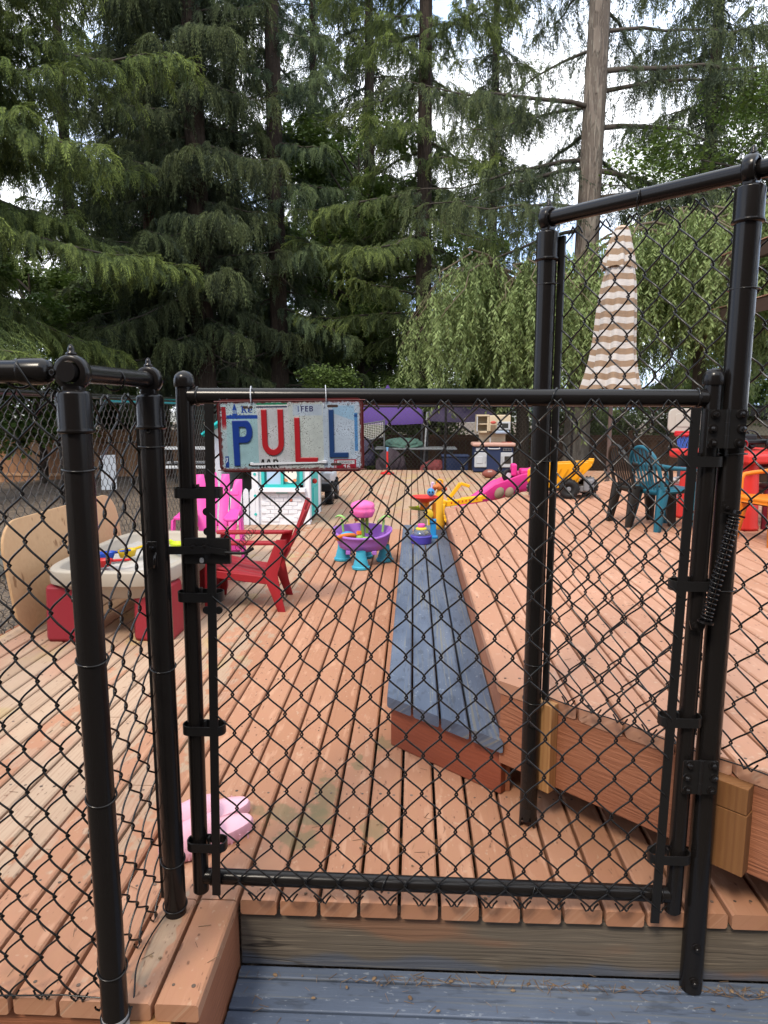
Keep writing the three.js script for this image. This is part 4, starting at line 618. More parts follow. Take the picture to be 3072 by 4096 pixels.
spruce({ x: at(1120, 19), z: -19, h: 29, r: 0.25, base: 2.0, len: 2.7, kind: 'blue', seed: 5, bark: barkDark, label: 'blue-green spruce above the sign, its trunk showing between the boughs', top: 14.5, dens: 0.95, sz: 0.8, skip: (y, a) => Math.sin(a) > 0.93, lean: -0.002, dead: 8 });
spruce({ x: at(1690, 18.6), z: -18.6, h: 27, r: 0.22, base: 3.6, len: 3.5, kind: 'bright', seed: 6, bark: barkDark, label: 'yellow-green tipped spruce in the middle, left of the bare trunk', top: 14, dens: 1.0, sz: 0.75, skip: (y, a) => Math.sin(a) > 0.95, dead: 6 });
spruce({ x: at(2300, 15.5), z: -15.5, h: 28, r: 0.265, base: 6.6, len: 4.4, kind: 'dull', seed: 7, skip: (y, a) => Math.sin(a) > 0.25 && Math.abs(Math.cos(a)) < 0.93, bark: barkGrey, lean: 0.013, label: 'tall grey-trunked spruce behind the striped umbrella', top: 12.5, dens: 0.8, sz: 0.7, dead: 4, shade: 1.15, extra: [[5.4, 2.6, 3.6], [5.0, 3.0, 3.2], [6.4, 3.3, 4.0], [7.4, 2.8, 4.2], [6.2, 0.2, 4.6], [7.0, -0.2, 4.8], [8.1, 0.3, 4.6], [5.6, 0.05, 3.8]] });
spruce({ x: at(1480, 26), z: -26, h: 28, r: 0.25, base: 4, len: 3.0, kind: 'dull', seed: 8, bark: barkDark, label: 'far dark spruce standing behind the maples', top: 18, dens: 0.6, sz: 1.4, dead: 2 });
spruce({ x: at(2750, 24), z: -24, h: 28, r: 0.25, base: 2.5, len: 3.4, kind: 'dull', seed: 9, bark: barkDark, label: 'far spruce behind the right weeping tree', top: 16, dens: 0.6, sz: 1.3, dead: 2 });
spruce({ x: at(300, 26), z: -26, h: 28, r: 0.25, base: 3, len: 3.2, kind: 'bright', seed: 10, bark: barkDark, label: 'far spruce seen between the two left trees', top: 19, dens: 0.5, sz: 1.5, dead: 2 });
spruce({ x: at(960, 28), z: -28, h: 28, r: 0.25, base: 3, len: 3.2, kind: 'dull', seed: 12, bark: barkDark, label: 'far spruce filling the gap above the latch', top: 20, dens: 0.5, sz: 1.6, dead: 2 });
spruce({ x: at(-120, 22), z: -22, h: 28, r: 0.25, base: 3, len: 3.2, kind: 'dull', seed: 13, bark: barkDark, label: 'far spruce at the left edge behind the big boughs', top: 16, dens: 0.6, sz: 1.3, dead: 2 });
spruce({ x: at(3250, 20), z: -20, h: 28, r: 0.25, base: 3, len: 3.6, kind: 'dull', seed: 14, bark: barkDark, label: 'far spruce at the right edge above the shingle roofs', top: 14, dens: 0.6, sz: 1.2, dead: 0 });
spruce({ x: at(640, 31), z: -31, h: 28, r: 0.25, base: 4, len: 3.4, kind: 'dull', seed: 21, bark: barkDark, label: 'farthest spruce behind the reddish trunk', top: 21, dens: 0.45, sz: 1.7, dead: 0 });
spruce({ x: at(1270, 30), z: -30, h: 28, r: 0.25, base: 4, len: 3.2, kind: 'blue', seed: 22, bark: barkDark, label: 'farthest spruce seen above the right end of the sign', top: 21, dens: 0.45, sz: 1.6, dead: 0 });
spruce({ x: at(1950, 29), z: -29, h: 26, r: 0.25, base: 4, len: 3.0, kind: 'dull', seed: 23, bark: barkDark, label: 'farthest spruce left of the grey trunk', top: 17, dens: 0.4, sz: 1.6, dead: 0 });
broadTree({ x: at(1365, 22), z: -22, h: 9, r: 0.11, seed: 2, label: 'slim maple with two dark stems left of the purple canopy', n: 20, spread: 2.2, base: 3.4, per: 34, kind: 'maple' });
broadTree({ x: at(1440, 21), z: -21, h: 10, r: 0.14, seed: 3, label: 'forked maple standing beside the slim maple', n: 18, spread: 2.2, base: 3.8, per: 32, kind: 'maple' });
broadTree({ x: at(1560, 22), z: -22, h: 9, r: 0.12, seed: 4, label: 'maple half hidden by the weeping tree', n: 20, spread: 2.4, base: 1.8, per: 38, kind: 'maple' });
broadTree({ x: at(120, 19), z: -19, h: 6.2, r: 0.1, seed: 5, label: 'leafy maple low at the left edge', n: 24, spread: 2.4, base: 1.2, per: 55, kind: 'maple' });
broadTree({ x: at(430, 23), z: -23, h: 5.5, r: 0.1, seed: 6, label: 'leafy understory tree behind the left fence', n: 22, spread: 2.4, base: 1.0, per: 50, kind: 'dark' });
broadTree({ x: at(1180, 25), z: -25, h: 6, r: 0.1, seed: 7, label: 'leafy understory tree behind the sign', n: 24, spread: 2.8, base: 1.0, per: 50, kind: 'maple' });
broadTree({ x: at(700, 26), z: -26, h: 6.5, r: 0.1, seed: 8, label: 'leafy understory tree between the two dark trunks', n: 24, spread: 3.0, base: 0.8, per: 45, kind: 'maple' });
broadTree({ x: at(3150, 15), z: -15, h: 8.5, r: 0.13, seed: 9, name: 'ash_tree', label: 'pale leafy tree at the right edge beside the shingle roofs', n: 26, spread: 2.6, base: 2.8, per: 40, kind: 'bush' });
weepingTree({ x: at(2080, 15.6), z: -15.6, h: 5.2, seed: 3, label: 'weeping tree with hanging narrow leaves, left of the back post', spread: 2.9, boughs: 44 });
weepingTree({ x: at(2760, 14.8), z: -14.8, h: 6.0, seed: 5, label: 'weeping tree with hanging narrow leaves, behind the striped umbrella', spread: 3.1, boughs: 46, tint: 1.1 });
// shrubs behind the fences
function shrub(x, z, w, h, kind, seed, label, tint) { const T = thing('shrub', label, 'shrub', [0, 0, 0], 0, 'shrubs behind the board fences'), rnd = rng(seed * 555), y0 = groundY(x, z), cl = [], wood = []; for (let i = 0; i < 12; i++) { const a = rnd() * 6.283, l = Math.sqrt(rnd()) * w * 0.6, y = y0 + 0.35 + rnd() * (h - 0.5); cl.push([x + Math.cos(a) * l, y, z + Math.sin(a) * l * 0.7, w * 0.32, h * 0.2]); wood.push(taperTube([V(x, y0 - 0.1, z), V(x + Math.cos(a) * l * 0.6, mix(y0, y, 0.6), z + Math.sin(a) * l * 0.5), V(x + Math.cos(a) * l, y, z + Math.sin(a) * l * 0.7)], 0.025, 0.006, 4)); } obj('stems', wood, twigMat, T); crownClumps(rnd, cl, 330, kind, T, 1, 'foliage', tint); }
[[1500, 17.2, 'bush', 'beside the purple canopy'], [1800, 18, 'bush', 'left of the play kitchen'], [2060, 17.6, 'bush', 'behind the play kitchen'], [2420, 18.2, 'bush', 'behind the umbrella pole'], [2700, 18.4, 'bush', 'behind the toy basketball hoop'], [2950, 18.6, 'bush', 'at the right end of the fence'], [80, 22.5, 'dark', 'at the left edge'], [480, 22.8, 'bush', 'between the two front posts'], [900, 23.2, 'dark', 'behind the gate latch'], [1250, 21, 'bush', 'behind the sign']].forEach(([px, D, k, w], i) => shrub(at(px, D), -D, 2.2, 2.3 + 0.5 * h2(i, 3), k, i + 2, `leafy green shrub behind the board fence, ${w}`, i > 5 ? [0.9, 0.95, 0.9] : [1, 1, 1]));

// ---------- board fences at the edge of the garden ----------
function boardFence(ax, az, bx, bz, top, hgt, cols, label, rails) {
  const L = Math.hypot(bx - ax, bz - az), n = Math.round(L / 0.145), dx = (bx - ax) / L, dz = (bz - az) / L, a = Math.atan2(-dz, dx), T = thing('board_fence', label, 'fence'), gs = [0, 1, 2].map(i => { const g = new THREE.BoxGeometry(0.139, hgt, 0.018), uv = g.attributes.uv; for (let k = 0; k < uv.count; k++) uv.setXY(k, uv.getX(k) * 0.5 + i * 0.31, uv.getY(k)); return g; });
  for (let i = 0; i < n; i++) { const u = (i + 0.5) * 0.145, m = new THREE.Mesh(gs[i % 3], cols[Math.floor(h2(i, 7) * cols.length)]); m.name = 'board'; m.castShadow = m.receiveShadow = true; m.position.set(ax + dx * u, top - hgt / 2 - 0.012 * h2(i, 4), az + dz * u + 0.006 * h2(i, 9)); m.rotation.y = a; T.add(m); }
  for (const y of rails) obj('fence_rail', box(L, 0.085, 0.04, 0, 0, 0).rotateY(a).translate((ax + bx) / 2 - dz * 0.03, top - y, (az + bz) / 2 + dx * 0.03), cols[0], T);
  for (let u = 0; u <= L; u += 2.44) obj('post', [box(0.09, hgt + 0.1, 0.09, 0, 0, 0).rotateY(a).translate(ax + dx * u - dz * 0.09, top - hgt / 2 + 0.06, az + dz * u + dx * 0.09)], cols[0], T);
  return T;
}
const fenceTex = tex(256, 512, (u, v) => { const x = u * 0.5, y = v * 1.8, g = grain(x, y, Math.floor(x / 0.14) + 3), n = fbm(x * 8, y * 1.5, 4); let c = mix3([150, 112, 80], [184, 144, 108], n); c = mix3(c, [78, 54, 38], 0.5 * g); return [...c, 0.5 + 0.4 * g]; });
const brownBoards = [0xffffff, 0xe4d6cc, 0xcdbcae].map(c => texMat(fenceTex, { color: c, roughness: 0.9 })), darkBoards = [0x8a7c74, 0x786c66, 0x95857a].map(c => texMat(fenceTex, { color: c, roughness: 0.9 }));
boardFence(at(-420, 20.5), -20.6, at(1190, 19.6), -19.8, 0.585, 1.74, brownBoards, 'brown board fence beyond the yard at the left', [0.12, 1.38]);
boardFence(at(1280, 16.4), -16.4, at(3500, 16.4), -16.4, 0.578, 1.72, darkBoards, 'dark brown board fence behind the far end of the deck', [0.1, 0.85]);

// ---------- buildings seen at the right edge ----------
const shingleMat = [0xa8806a, 0x96705c, 0xb58d76].map(c => std({ color: c, roughness: 0.95 }));
function shingleRoof(x0, z0, w, d, y, pitch, label) {
  const T = thing('shingle_roof', label, 'roof', [x0, y, z0]); T.rotation.y = 0.1;
  obj('roof_deck', box(w, 0.05, d, w / 2, -0.03, 0), std({ color: 0x6d5a4a, roughness: 0.9 }), T);
  obj('fascia', box(0.03, 0.2, d + 0.04, -0.016, -0.12, 0), std({ color: 0x4c3b31, roughness: 0.8 }), T); obj('soffit', box(w, 0.02, d, w / 2, -0.2, 0), std({ color: 0x5b4a3f, roughness: 0.9 }), T);
  const g = new THREE.BoxGeometry(0.2, 0.014, 0.16); for (let i = 0; i < Math.round(w / 0.15); i++) for (let j = 0; j < Math.round(d / 0.17); j++) { const m = new THREE.Mesh(g, shingleMat[Math.floor(h2(i, j) * 3)]); m.name = 'shingle'; m.castShadow = m.receiveShadow = true; m.position.set(0.06 + i * 0.15, 0.008 + 0.006 * h2(i, j + 50), -d / 2 + 0.085 + j * 0.17 + (i % 2) * 0.05 - 0.02); m.rotation.z = -0.09; T.add(m); }
  obj('support_post', box(0.12, y + 1.2, 0.12, w * 0.65, -(y + 1.2) / 2 - 0.2, 0), std({ color: 0x4c3b31, roughness: 0.8 }), T);
  return T;
}
shingleRoof(5.5, -11.8, 1.6, 2.2, 3.83, 0, 'upper brown shingle roof with dark fascia at the right edge').rotation.z = 0.28;
shingleRoof(5.62, -12.2, 1.5, 2.0, 2.98, 0, 'lower brown shingle roof at the right edge').rotation.z = 0.22;
{
  const s = thing('shed', 'low beige shed with a dark flat roof behind the right fence', 'shed', [9.2, -1.1, -17.8]);
  for (let i = 0; i < 12; i++) obj('siding_board', box(4.6, 0.155, 0.05, 0, 0.1 + i * 0.16, 0.03 * 0, -0.06), std({ color: 0xa79a80, roughness: 0.85 }), s);
  obj('wall', box(4.5, 2.0, 2.4, 0, 1.0, -1.24), std({ color: 0x9c9078, roughness: 0.9 }), s); obj('roof', [box(5.2, 0.1, 3.2, 0, 2.28, -1.1, 0.04), box(5.2, 0.16, 0.05, 0, 2.2, 0.5)], std({ color: 0x2c2a28, roughness: 0.8 }), s);
}
// ---------- things on and around the deck ----------
// pink slides by the gate
function slide(label, hx, hz, tx, tz) {
  const L = Math.hypot(tx - hx, tz - hz), s = thing('slide_sandal', label, 'sandal', [(hx + tx) / 2, 0, (hz + tz) / 2], Math.atan2(-(tz - hz), tx - hx), 'pink slides');
  const m = plastic(0xd8a3b2, 0.6), foot = (k, y) => { const out = []; for (let i = 0; i < 40; i++) { const a = i / 40 * 6.283, c = Math.cos(a), w = (0.052 - 0.006 * c) * (1 - 0.12 * Math.exp(-((c - 0.1) ** 2) * 8)); out.push([c * (L / 2) * k, y, Math.sign(Math.sin(a)) * Math.pow(Math.abs(Math.sin(a)), 0.8) * w * (k > 0.97 ? 1 : k)]); } return out; };
  obj('sole', loft([foot(0.95, 0.0015), foot(1.0, 0.008), foot(1.0, 0.03), foot(0.965, 0.036)].map(r => r.reverse()), true, false), m, s);
  obj('footbed', loft([foot(0.965, 0.036), foot(0.93, 0.031), foot(0.6, 0.029)].map(r => r.reverse()), false, true), plastic(0xddadba, 0.65), s);
  const rings = []; for (let i = 0; i <= 12; i++) { const f = i / 12, x = -L * 0.40 + f * L * 0.46, hh = 0.062 + 0.022 * Math.sin(f * 2.2), ring = []; for (let j = 0; j <= 16; j++) { const a = j / 16 * Math.PI; ring.push([x + 0.012 * Math.sin(a) * (f - 0.5), 0.012 + Math.sin(a) * (hh - 0.012), Math.cos(a) * (0.0545 - 0.006 * Math.abs(f - 0.5))]); } for (let j = 16; j >= 0; j--) { const a = j / 16 * Math.PI; ring.push([x + 0.012 * Math.sin(a) * (f - 0.5), 0.012 + Math.sin(a) * (hh - 0.019), Math.cos(a) * (0.048 - 0.006 * Math.abs(f - 0.5))]); } rings.push(ring); }
  const st = obj('strap', loft(rings, false, false), m, s);
  for (const sg of [-1, 1]) for (let i = 0; i < 9; i++) obj('tread_rib', box(0.004, 0.02, 0.002, -L * 0.36 + i * L * 0.09, 0.018, sg * (0.0515 + 0.001)), m, s);
  const ribs = []; for (let i = 0; i < 10; i++) for (let j = 0; j < 8; j++) { const a = 0.5 + j * 0.3; ribs.push(sph(0.0014, -L * 0.34 + i * 0.0115, 0.012 + Math.sin(a) * (0.062), Math.cos(a) * 0.0535, 1, 1, 1, 6)); } const rb = obj('strap_dots', ribs, m, st); rb.userData.kind = 'stuff';
  return s;
}
slide('pink plastic slide nearest the stair, its toe under the fence post', -0.652, -1.586, -0.446, -1.745);
slide('pink plastic slide lying behind the other one', -0.682, -1.682, -0.474, -1.826);

// little plastic deck chairs
function deckChair(name, label, hex, p, turn) {
  const m = plastic(hex, 0.45), s = thing(name, label, 'chair', p, turn), W = 0.175;
  const prof = [[0.205, 0.205], [0.2, 0.25], [0.17, 0.266], [0.1, 0.25], [0, 0.225], [-0.1, 0.203], [-0.165, 0.196]];
  for (let i = 0; i < 5; i++) { const x0 = -W + i * W * 0.4 + 0.002, x1 = x0 + W * 0.4 - 0.004; obj('seat_slat', loft(prof.map(([z, y]) => [[x0, y, z], [x1, y, z], [x1, y - 0.016, z - 0.002], [x0, y - 0.016, z - 0.002]]), true, true), m, s); }
  obj('seat_frame', [bar([-W, 0.226, 0.19], [-W, 0.178, -0.17], 0.016, 0.045, Y, 0.005), bar([W, 0.226, 0.19], [W, 0.178, -0.17], 0.016, 0.045, Y, 0.005), rbox(2 * W, 0.05, 0.016, 0.005, 0, 0.225, 0.2)], m, s);
  for (let i = 0; i < 5; i++) { const u = (i - 2) / 2, xb = u * 0.105, xt = u * 0.15, top = 0.645 - 0.05 * u * u; const q = []; for (let k = 0; k <= 6; k++) { const f = k / 6, y = mix(0.2, top, f), z = -0.145 - 0.2 * f - 0.02 * Math.sin(f * 3), x = mix(xb, xt, f), w = mix(0.021, 0.031, f) * (k === 6 ? 0.7 : 1); q.push([[x - w, y, z], [x + w, y, z], [x + w, y - 0.006, z - 0.016], [x - w, y - 0.006, z - 0.016]]); } obj('back_slat', loft(q.map(r => r.reverse()), true, true), m, s); }
  for (const y of [0.3, 0.5]) obj('back_rail', rbox(y > 0.4 ? 0.3 : 0.25, 0.03, 0.014, 0.004, 0, y, -0.185 - (y - 0.2) * 0.43, -0.4), m, s);
  for (const sg of [-1, 1]) {
    obj('arm', [ext([[-0.22, 0], [-0.24, 0.03], [-0.2, 0.06], [0.16, 0.075], [0.215, 0.06], [0.225, 0.02], [0.2, -0.005], [0.1, 0]], 0.018, 0.005).rotateX(Math.PI / 2).rotateY(-Math.PI / 2).rotateZ(sg < 0 ? Math.PI : 0).translate(sg * (W - 0.012), 0.405, 0)], m, s);
    obj('leg', [loft([[0.4, 0.175, 0.055], [0.25, 0.19, 0.06], [0.0, 0.205, 0.04]].map(([y, z, w]) => [[sg * W - 0.006 + sg * (0.4 - y) * 0.05, y, z - w / 2], [sg * W + 0.016 * 1 - 0.004 + sg * (0.4 - y) * 0.05, y, z - w / 2], [sg * W + 0.012 + sg * (0.4 - y) * 0.05, y, z + w / 2], [sg * W - 0.006 + sg * (0.4 - y) * 0.05, y, z + w / 2]]))], m, s);
    obj('leg', [loft([[0.42, -0.22, 0.06], [0.22, -0.15, 0.085], [0.1, -0.185, 0.055], [0.0, -0.215, 0.042]].map(([y, z, w]) => [[sg * (W - 0.012) - 0.008 + sg * (0.4 - y) * 0.06, y, z - w / 2], [sg * (W - 0.012) + 0.01 + sg * (0.4 - y) * 0.06, y, z - w / 2], [sg * (W - 0.012) + 0.01 + sg * (0.4 - y) * 0.06, y, z + w / 2], [sg * (W - 0.012) - 0.008 + sg * (0.4 - y) * 0.06, y, z + w / 2]]))], m, s);
  }
  return s;
}
deckChair('deck_chair', 'small red plastic slatted chair seen from its side near the latch', 0x93222a, [-0.985, 0, -3.97], -Math.PI / 2 + 0.06);
deckChair('deck_chair', 'small pink plastic slatted chair behind the sand table', 0xd2489a, [-1.43, 0, -4.66], 0.2).scale.set(1.25, 1.08, 1.1);

// sand table, its lid and contents
{
  const s = thing('sand_table', 'beige sand table tub on four dark red legs', 'sand table'), beige = plastic(0xa39a8c, 0.55), red = plastic(0x8a2630, 0.5);
  const cx = -1.54, cz = -3.78, rect = (hw, hd, y, n = 40) => [...Array(n)].map((_, i) => { const a = i / n * 6.283, c = Math.cos(a), d = Math.sin(a), e = 0.42; return [cx + Math.sign(c) * Math.pow(Math.abs(c), e) * hw, y + 0.035 * Math.max(0, -Math.sign(d) * Math.pow(Math.abs(d), e)) * 0, cz + Math.sign(d) * Math.pow(Math.abs(d), e) * hd]; });
  obj('tub', loft([rect(0.27, 0.5, 0.215), rect(0.29, 0.53, 0.225), rect(0.305, 0.55, 0.27), rect(0.325, 0.575, 0.295), rect(0.335, 0.59, 0.30), rect(0.335, 0.59, 0.362), rect(0.328, 0.582, 0.372), rect(0.3, 0.55, 0.372), rect(0.292, 0.54, 0.36), rect(0.27, 0.51, 0.275), rect(0.2, 0.4, 0.265)].map(r => r.reverse()), true, true), beige, s);
  for (const [x, z] of [[-1.752, -3.33], [-1.312, -3.36], [-1.752, -4.22], [-1.312, -4.22]]) obj('leg', [loft([[0, 0.098], [0.02, 0.102], [0.27, 0.094], [0.285, 0.088]].map(([y, w]) => [[-1, -0.8], [-0.8, -1], [0.8, -1], [1, -0.8], [1, 0.8], [0.8, 1], [-0.8, 1], [-1, 0.8]].map(([a, b]) => [x + a * w, y, z + b * w]).reverse()))], red, s);
  const sand = new THREE.PlaneGeometry(0.52, 1.0, 40, 60); sand.rotateX(-Math.PI / 2); { const p = sand.attributes.position; for (let i = 0; i < p.count; i++) p.setY(i, 0.05 * fbm(p.getX(i) * 9, p.getZ(i) * 9, 4) + 0.02 * Math.abs(fbm(p.getX(i) * 30, p.getZ(i) * 30, 2) - 0.5)); sand.computeVertexNormals(); }
  obj('sheet', sand.translate(cx, 0.285, cz), phys({ color: 0xa7a29b, roughness: 0.5, side: THREE.DoubleSide }), s).userData.label = 'crumpled pale plastic sheet in the tub';
  const toys = [['sand_scoop', 'red scoop lying in the sand table', 0xb0191c, [-1.66, 0.335, -3.46], 0.4], ['sand_scoop', 'yellow scoop at the back of the sand table', 0xc9a50f, [-1.62, 0.335, -3.72], 1.4], ['sand_scoop', 'lime scoop on the plastic sheet', 0xb4c51c, [-1.38, 0.35, -3.86], 2.2], ['sand_scoop', 'blue scoop at the left of the sand table', 0x1846a8, [-1.72, 0.335, -3.64], 0.9]];
  for (const [n, l, c, p, t] of toys) { const k = thing(n, l, 'toy', p, t); obj('scoop_bowl', lathe([[0, 0], [0.035, 0.003], [0.045, 0.04], [0.041, 0.04], [0.032, 0.008], [0, 0.006]], 18).scale(1.5, 1, 1), plastic(c), k); obj('handle', rbox(0.1, 0.012, 0.022, 0.005, 0.11, 0.03, 0), plastic(c), k); }
  const lid = thing('table_lid', 'tan sheet with rounded corners leaning on the fence behind the sand table', 'lid', [-2.06, -0.02, -3.93]); lid.rotation.set(0, Math.PI / 2, 0);
  const lidTex = tex(256, 256, (u, v) => { const f = fbm(u * 60, v * 60, 4), n = fbm(u * 4, v * 4, 4); const c = mix3([176, 138, 98], [196, 160, 120], n * 0.6 + f * 0.5); return [...mix3(c, [120, 84, 52], 0.7 * sst(0.72, 0.8, fbm(u * 22, v * 9, 4))), f]; });
  const sheet = ext(roundRect(1.34, 0.62, 0.17), 0.016, 0.004); { const uv = sheet.attributes.uv; for (let i = 0; i < uv.count; i++) uv.setXY(i, uv.getX(i), uv.getY(i)); }
  obj('sheet', sheet.rotateX(-0.13).translate(0.02, 0.305, 0.0), texMat(lidTex, { roughness: 0.8 }), lid);
  obj('sticker', [box(0.05, 0.075, 0.0012, 0.40, 0.17, 0.0365, -0.13)], std({ color: 0xb9bcc0, roughness: 0.5 }), lid).userData.label = 'white printed sticker';
  obj('sticker_lines', [...Array(7)].map((_, i) => box(0.036 - 0.008 * (i % 3), 0.0028, 0.001, 0.40, 0.195 - i * 0.0085, 0.0345 - i * 0.0011 + 0.0008, -0.13)), std({ color: 0x3a3a40 }), lid).userData.kind = 'stuff';
  obj('grommet', torus(0.014, 0.004, 0.44, 0.26, 0.025, -0.13), std({ color: 0x4a3828 }), lid);
}

// playhouse
{
  const s = thing('playhouse', 'white toy playhouse with teal windows, brick pattern and picket fence', 'playhouse', [0, 0, 0]), white = plastic(0xd9dbe0, 0.5), teal = plastic(0x35b3ae, 0.45), F = -6.8;
  const rx = -1.06, lx = -1.975, mx = -1.60;
  obj('front_wall', [box(rx - mx, 0.345, 0.03, (rx + mx) / 2, 0.1725, F - 0.025), box(0.075, 0.62, 0.03, mx + 0.0375, 0.65, F - 0.025), box(0.06, 0.62, 0.03, rx - 0.03, 0.65, F - 0.025), box(rx - mx - 0.135, 0.2, 0.03, (rx + mx) / 2 + 0.0075, 0.86, F - 0.025)], white, s);
  for (let r = 0; r < 7; r++) for (let c = 0; c < 5; c++) { const w = 0.088, x = mx + 0.12 + c * 0.093 + (r % 2) * 0.046 - 0.02; if (x + w / 2 > rx - 0.03 || x - w / 2 < mx + 0.045) continue; if (r < 2 && c === 2) continue; obj('brick', rbox(w, 0.037, 0.014, 0.003, x, 0.05 + r * 0.0415, F - 0.008), white, s); }
  obj('corner_post', rbox(0.07, 0.98, 0.06, 0.01, mx, 0.49, F - 0.01), white, s); obj('corner_post', rbox(0.05, 0.98, 0.05, 0.01, rx - 0.01, 0.49, F - 0.02), white, s); obj('corner_post', rbox(0.06, 0.98, 0.05, 0.01, lx, 0.49, F - 0.02), white, s);
  for (const [x, y] of [[mx, 0.11], [mx, 0.3], [mx, 0.52], [mx, 0.72]]) obj('rivet', cyl(0.014, 0.014, 0.012, x, y, F + 0.022, 16, Math.PI / 2), teal, s);
  const win = obj('window', [box(0.42, 0.03, 0.04, -1.325, 0.4, F), box(0.42, 0.03, 0.04, -1.325, 0.75, F), box(0.03, 0.38, 0.04, -1.52, 0.575, F), box(0.03, 0.38, 0.04, -1.13, 0.575, F), box(0.025, 0.36, 0.036, -1.325, 0.575, F)], teal, s);
  obj('sill', rbox(0.48, 0.045, 0.08, 0.008, -1.325, 0.362, F + 0.02), white, win);
  const pc = document.createElement('canvas'); pc.width = 512; pc.height = 384; const c = pc.getContext('2d'); c.fillStyle = '#2f7f80'; c.fillRect(0, 0, 512, 384); c.fillStyle = '#a9c3dc'; c.fillRect(30, 190, 210, 190); c.fillStyle = '#b73a34'; c.beginPath(); c.moveTo(70, 40); c.lineTo(215, 40); c.lineTo(240, 190); c.lineTo(40, 190); c.fill(); c.fillStyle = '#e8e2d6'; c.beginPath(); c.ellipse(375, 270, 92, 92, 0, 0, 7); c.fill(); c.beginPath(); c.ellipse(330, 140, 22, 70, -0.2, 0, 7); c.ellipse(400, 140, 22, 70, 0.2, 0, 7); c.fill(); c.fillStyle = '#d98a5a'; c.beginPath(); c.ellipse(305, 330, 30, 20, 0.3, 0, 7); c.ellipse(430, 335, 34, 20, -0.3, 0, 7); c.fill(); c.fillStyle = '#3a3f4a'; c.beginPath(); c.arc(345, 235, 9, 0, 7); c.arc(400, 235, 9, 0, 7); c.fill();
  const pt = new THREE.CanvasTexture(pc); pt.colorSpace = THREE.SRGBColorSpace; obj('printed_panel', new THREE.PlaneGeometry(0.36, 0.33).translate(-1.325, 0.575, F - 0.012), phys({ map: pt, roughness: 0.5 }), win);
  obj('badge', rbox(0.12, 0.018, 0.012, 0.004, -1.33, 0.335, F + 0.0), teal, s); obj('badge', sph(0.016, -1.24, 0.255, F + 0.003, 1, 1, 0.4), plastic(0xb86a5a), s).userData.label = 'small pink heart badge';
  for (let i = 0; i < 5; i++) obj('picket', ext([[-0.028, 0], [0.028, 0], [0.028, 0.33], [0.02, 0.36], [0, 0.375], [-0.02, 0.36], [-0.028, 0.33]], 0.022, 0.004).translate(lx + 0.075 + i * 0.068, 0.0, F + 0.005), white, s);
  for (const y of [0.04, 0.15, 0.29]) obj('picket_rail', rbox(0.36, 0.035, 0.02, 0.004, lx + 0.19, y, F - 0.012), white, s);
  obj('side_wall', [box(0.03, 0.98, 0.2, rx - 0.02, 0.49, F - 0.13), box(0.03, 0.98, 0.2, rx - 0.02, 0.49, F - 0.84), box(0.03, 0.2, 0.5, rx - 0.02, 0.88, F - 0.48)], white, s);
  const door = obj('door', [box(0.024, 0.74, 0.48, rx - 0.014, 0.4, F - 0.48), box(0.014, 0.26, 0.34, rx + 0.0, 0.22, F - 0.48)], teal, s); obj('handle', sph(0.028, rx + 0.02, 0.42, F - 0.3), plastic(0xb02420), door);
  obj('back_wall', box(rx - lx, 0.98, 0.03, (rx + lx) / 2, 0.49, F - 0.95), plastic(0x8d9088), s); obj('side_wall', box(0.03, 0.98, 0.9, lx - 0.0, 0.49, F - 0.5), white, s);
  obj('inner_shelf', box(0.3, 0.25, 0.2, mx - 0.18, 0.6, F - 0.83), plastic(0x1f6b62), s);
  const rf = (sg) => { const g = loft([[0, 0], [1, 0]].map(() => 0).length ? [0, 1].map(k => [[sg * 0.56, 0.0, 0], [0, 0.42, 0], [0, 0.46, 0], [sg * 0.58, 0.03, 0]].map(([x, y]) => [(rx + lx) / 2 + x, 0.9 + y, F + 0.14 - k * 1.2])) : []); return g; };
  for (const sg of [-1, 1]) obj('roof_panel', rf(sg), plastic(0x1fb3b4, 0.45), s);
  obj('gable', ext([[-0.46, 0], [0.46, 0], [0, 0.36]], 0.025).translate((rx + lx) / 2, 0.97, F - 0.04), white, s);
}
// black and white ride-on truck half hidden by the playhouse
{
  const s = thing('ride_on_truck', 'black and white ride-on toy truck behind the playhouse', 'toy car', [-1.13, 0, -8.45]), bk = plastic(0x16171a, 0.5), w = plastic(0xb6b9bd);
  obj('body', [rbox(0.42, 0.14, 0.8, 0.04, -0.1, 0.3, -0.2), rbox(0.36, 0.12, 0.3, 0.04, -0.1, 0.4, 0.0), rbox(0.1, 0.1, 0.12, 0.02, 0.08, 0.36, 0.2)], w, s); obj('bumper', rbox(0.44, 0.1, 0.07, 0.02, -0.08, 0.22, 0.22), bk, s); obj('roll_bar', tube([[-0.25, 0.36, -0.3], [-0.25, 0.6, -0.32], [0.06, 0.6, -0.32], [0.06, 0.36, -0.3]], 0.018, 24, 8), bk, s);
  for (const [x, z] of [[0.09, 0.08], [0.09, -0.45], [-0.3, 0.08], [-0.3, -0.45]]) { const g = obj('wheel', [torus(0.09, 0.052, x, 0.142, z, 0, Math.PI / 2, 0), cyl(0.1, 0.1, 0.07, x, 0.142, z, 20, 0, 0, Math.PI / 2)], bk, s); const tr = []; for (let i = 0; i < 14; i++) { const a = i / 14 * 6.283; tr.push(box(0.09, 0.016, 0.02, x, 0.142 + Math.sin(a) * 0.139, z + Math.cos(a) * 0.139, -a)); } obj('tread_blocks', tr, bk, g).userData.kind = 'stuff'; obj('hub', cyl(0.045, 0.045, 0.1, x, 0.142, z, 16, 0, 0, Math.PI / 2), w, g); }
  obj('headlight', cyl(0.03, 0.03, 0.02, 0.05, 0.34, 0.24, 16, Math.PI / 2), plastic(0xc9ccd0), s);
}
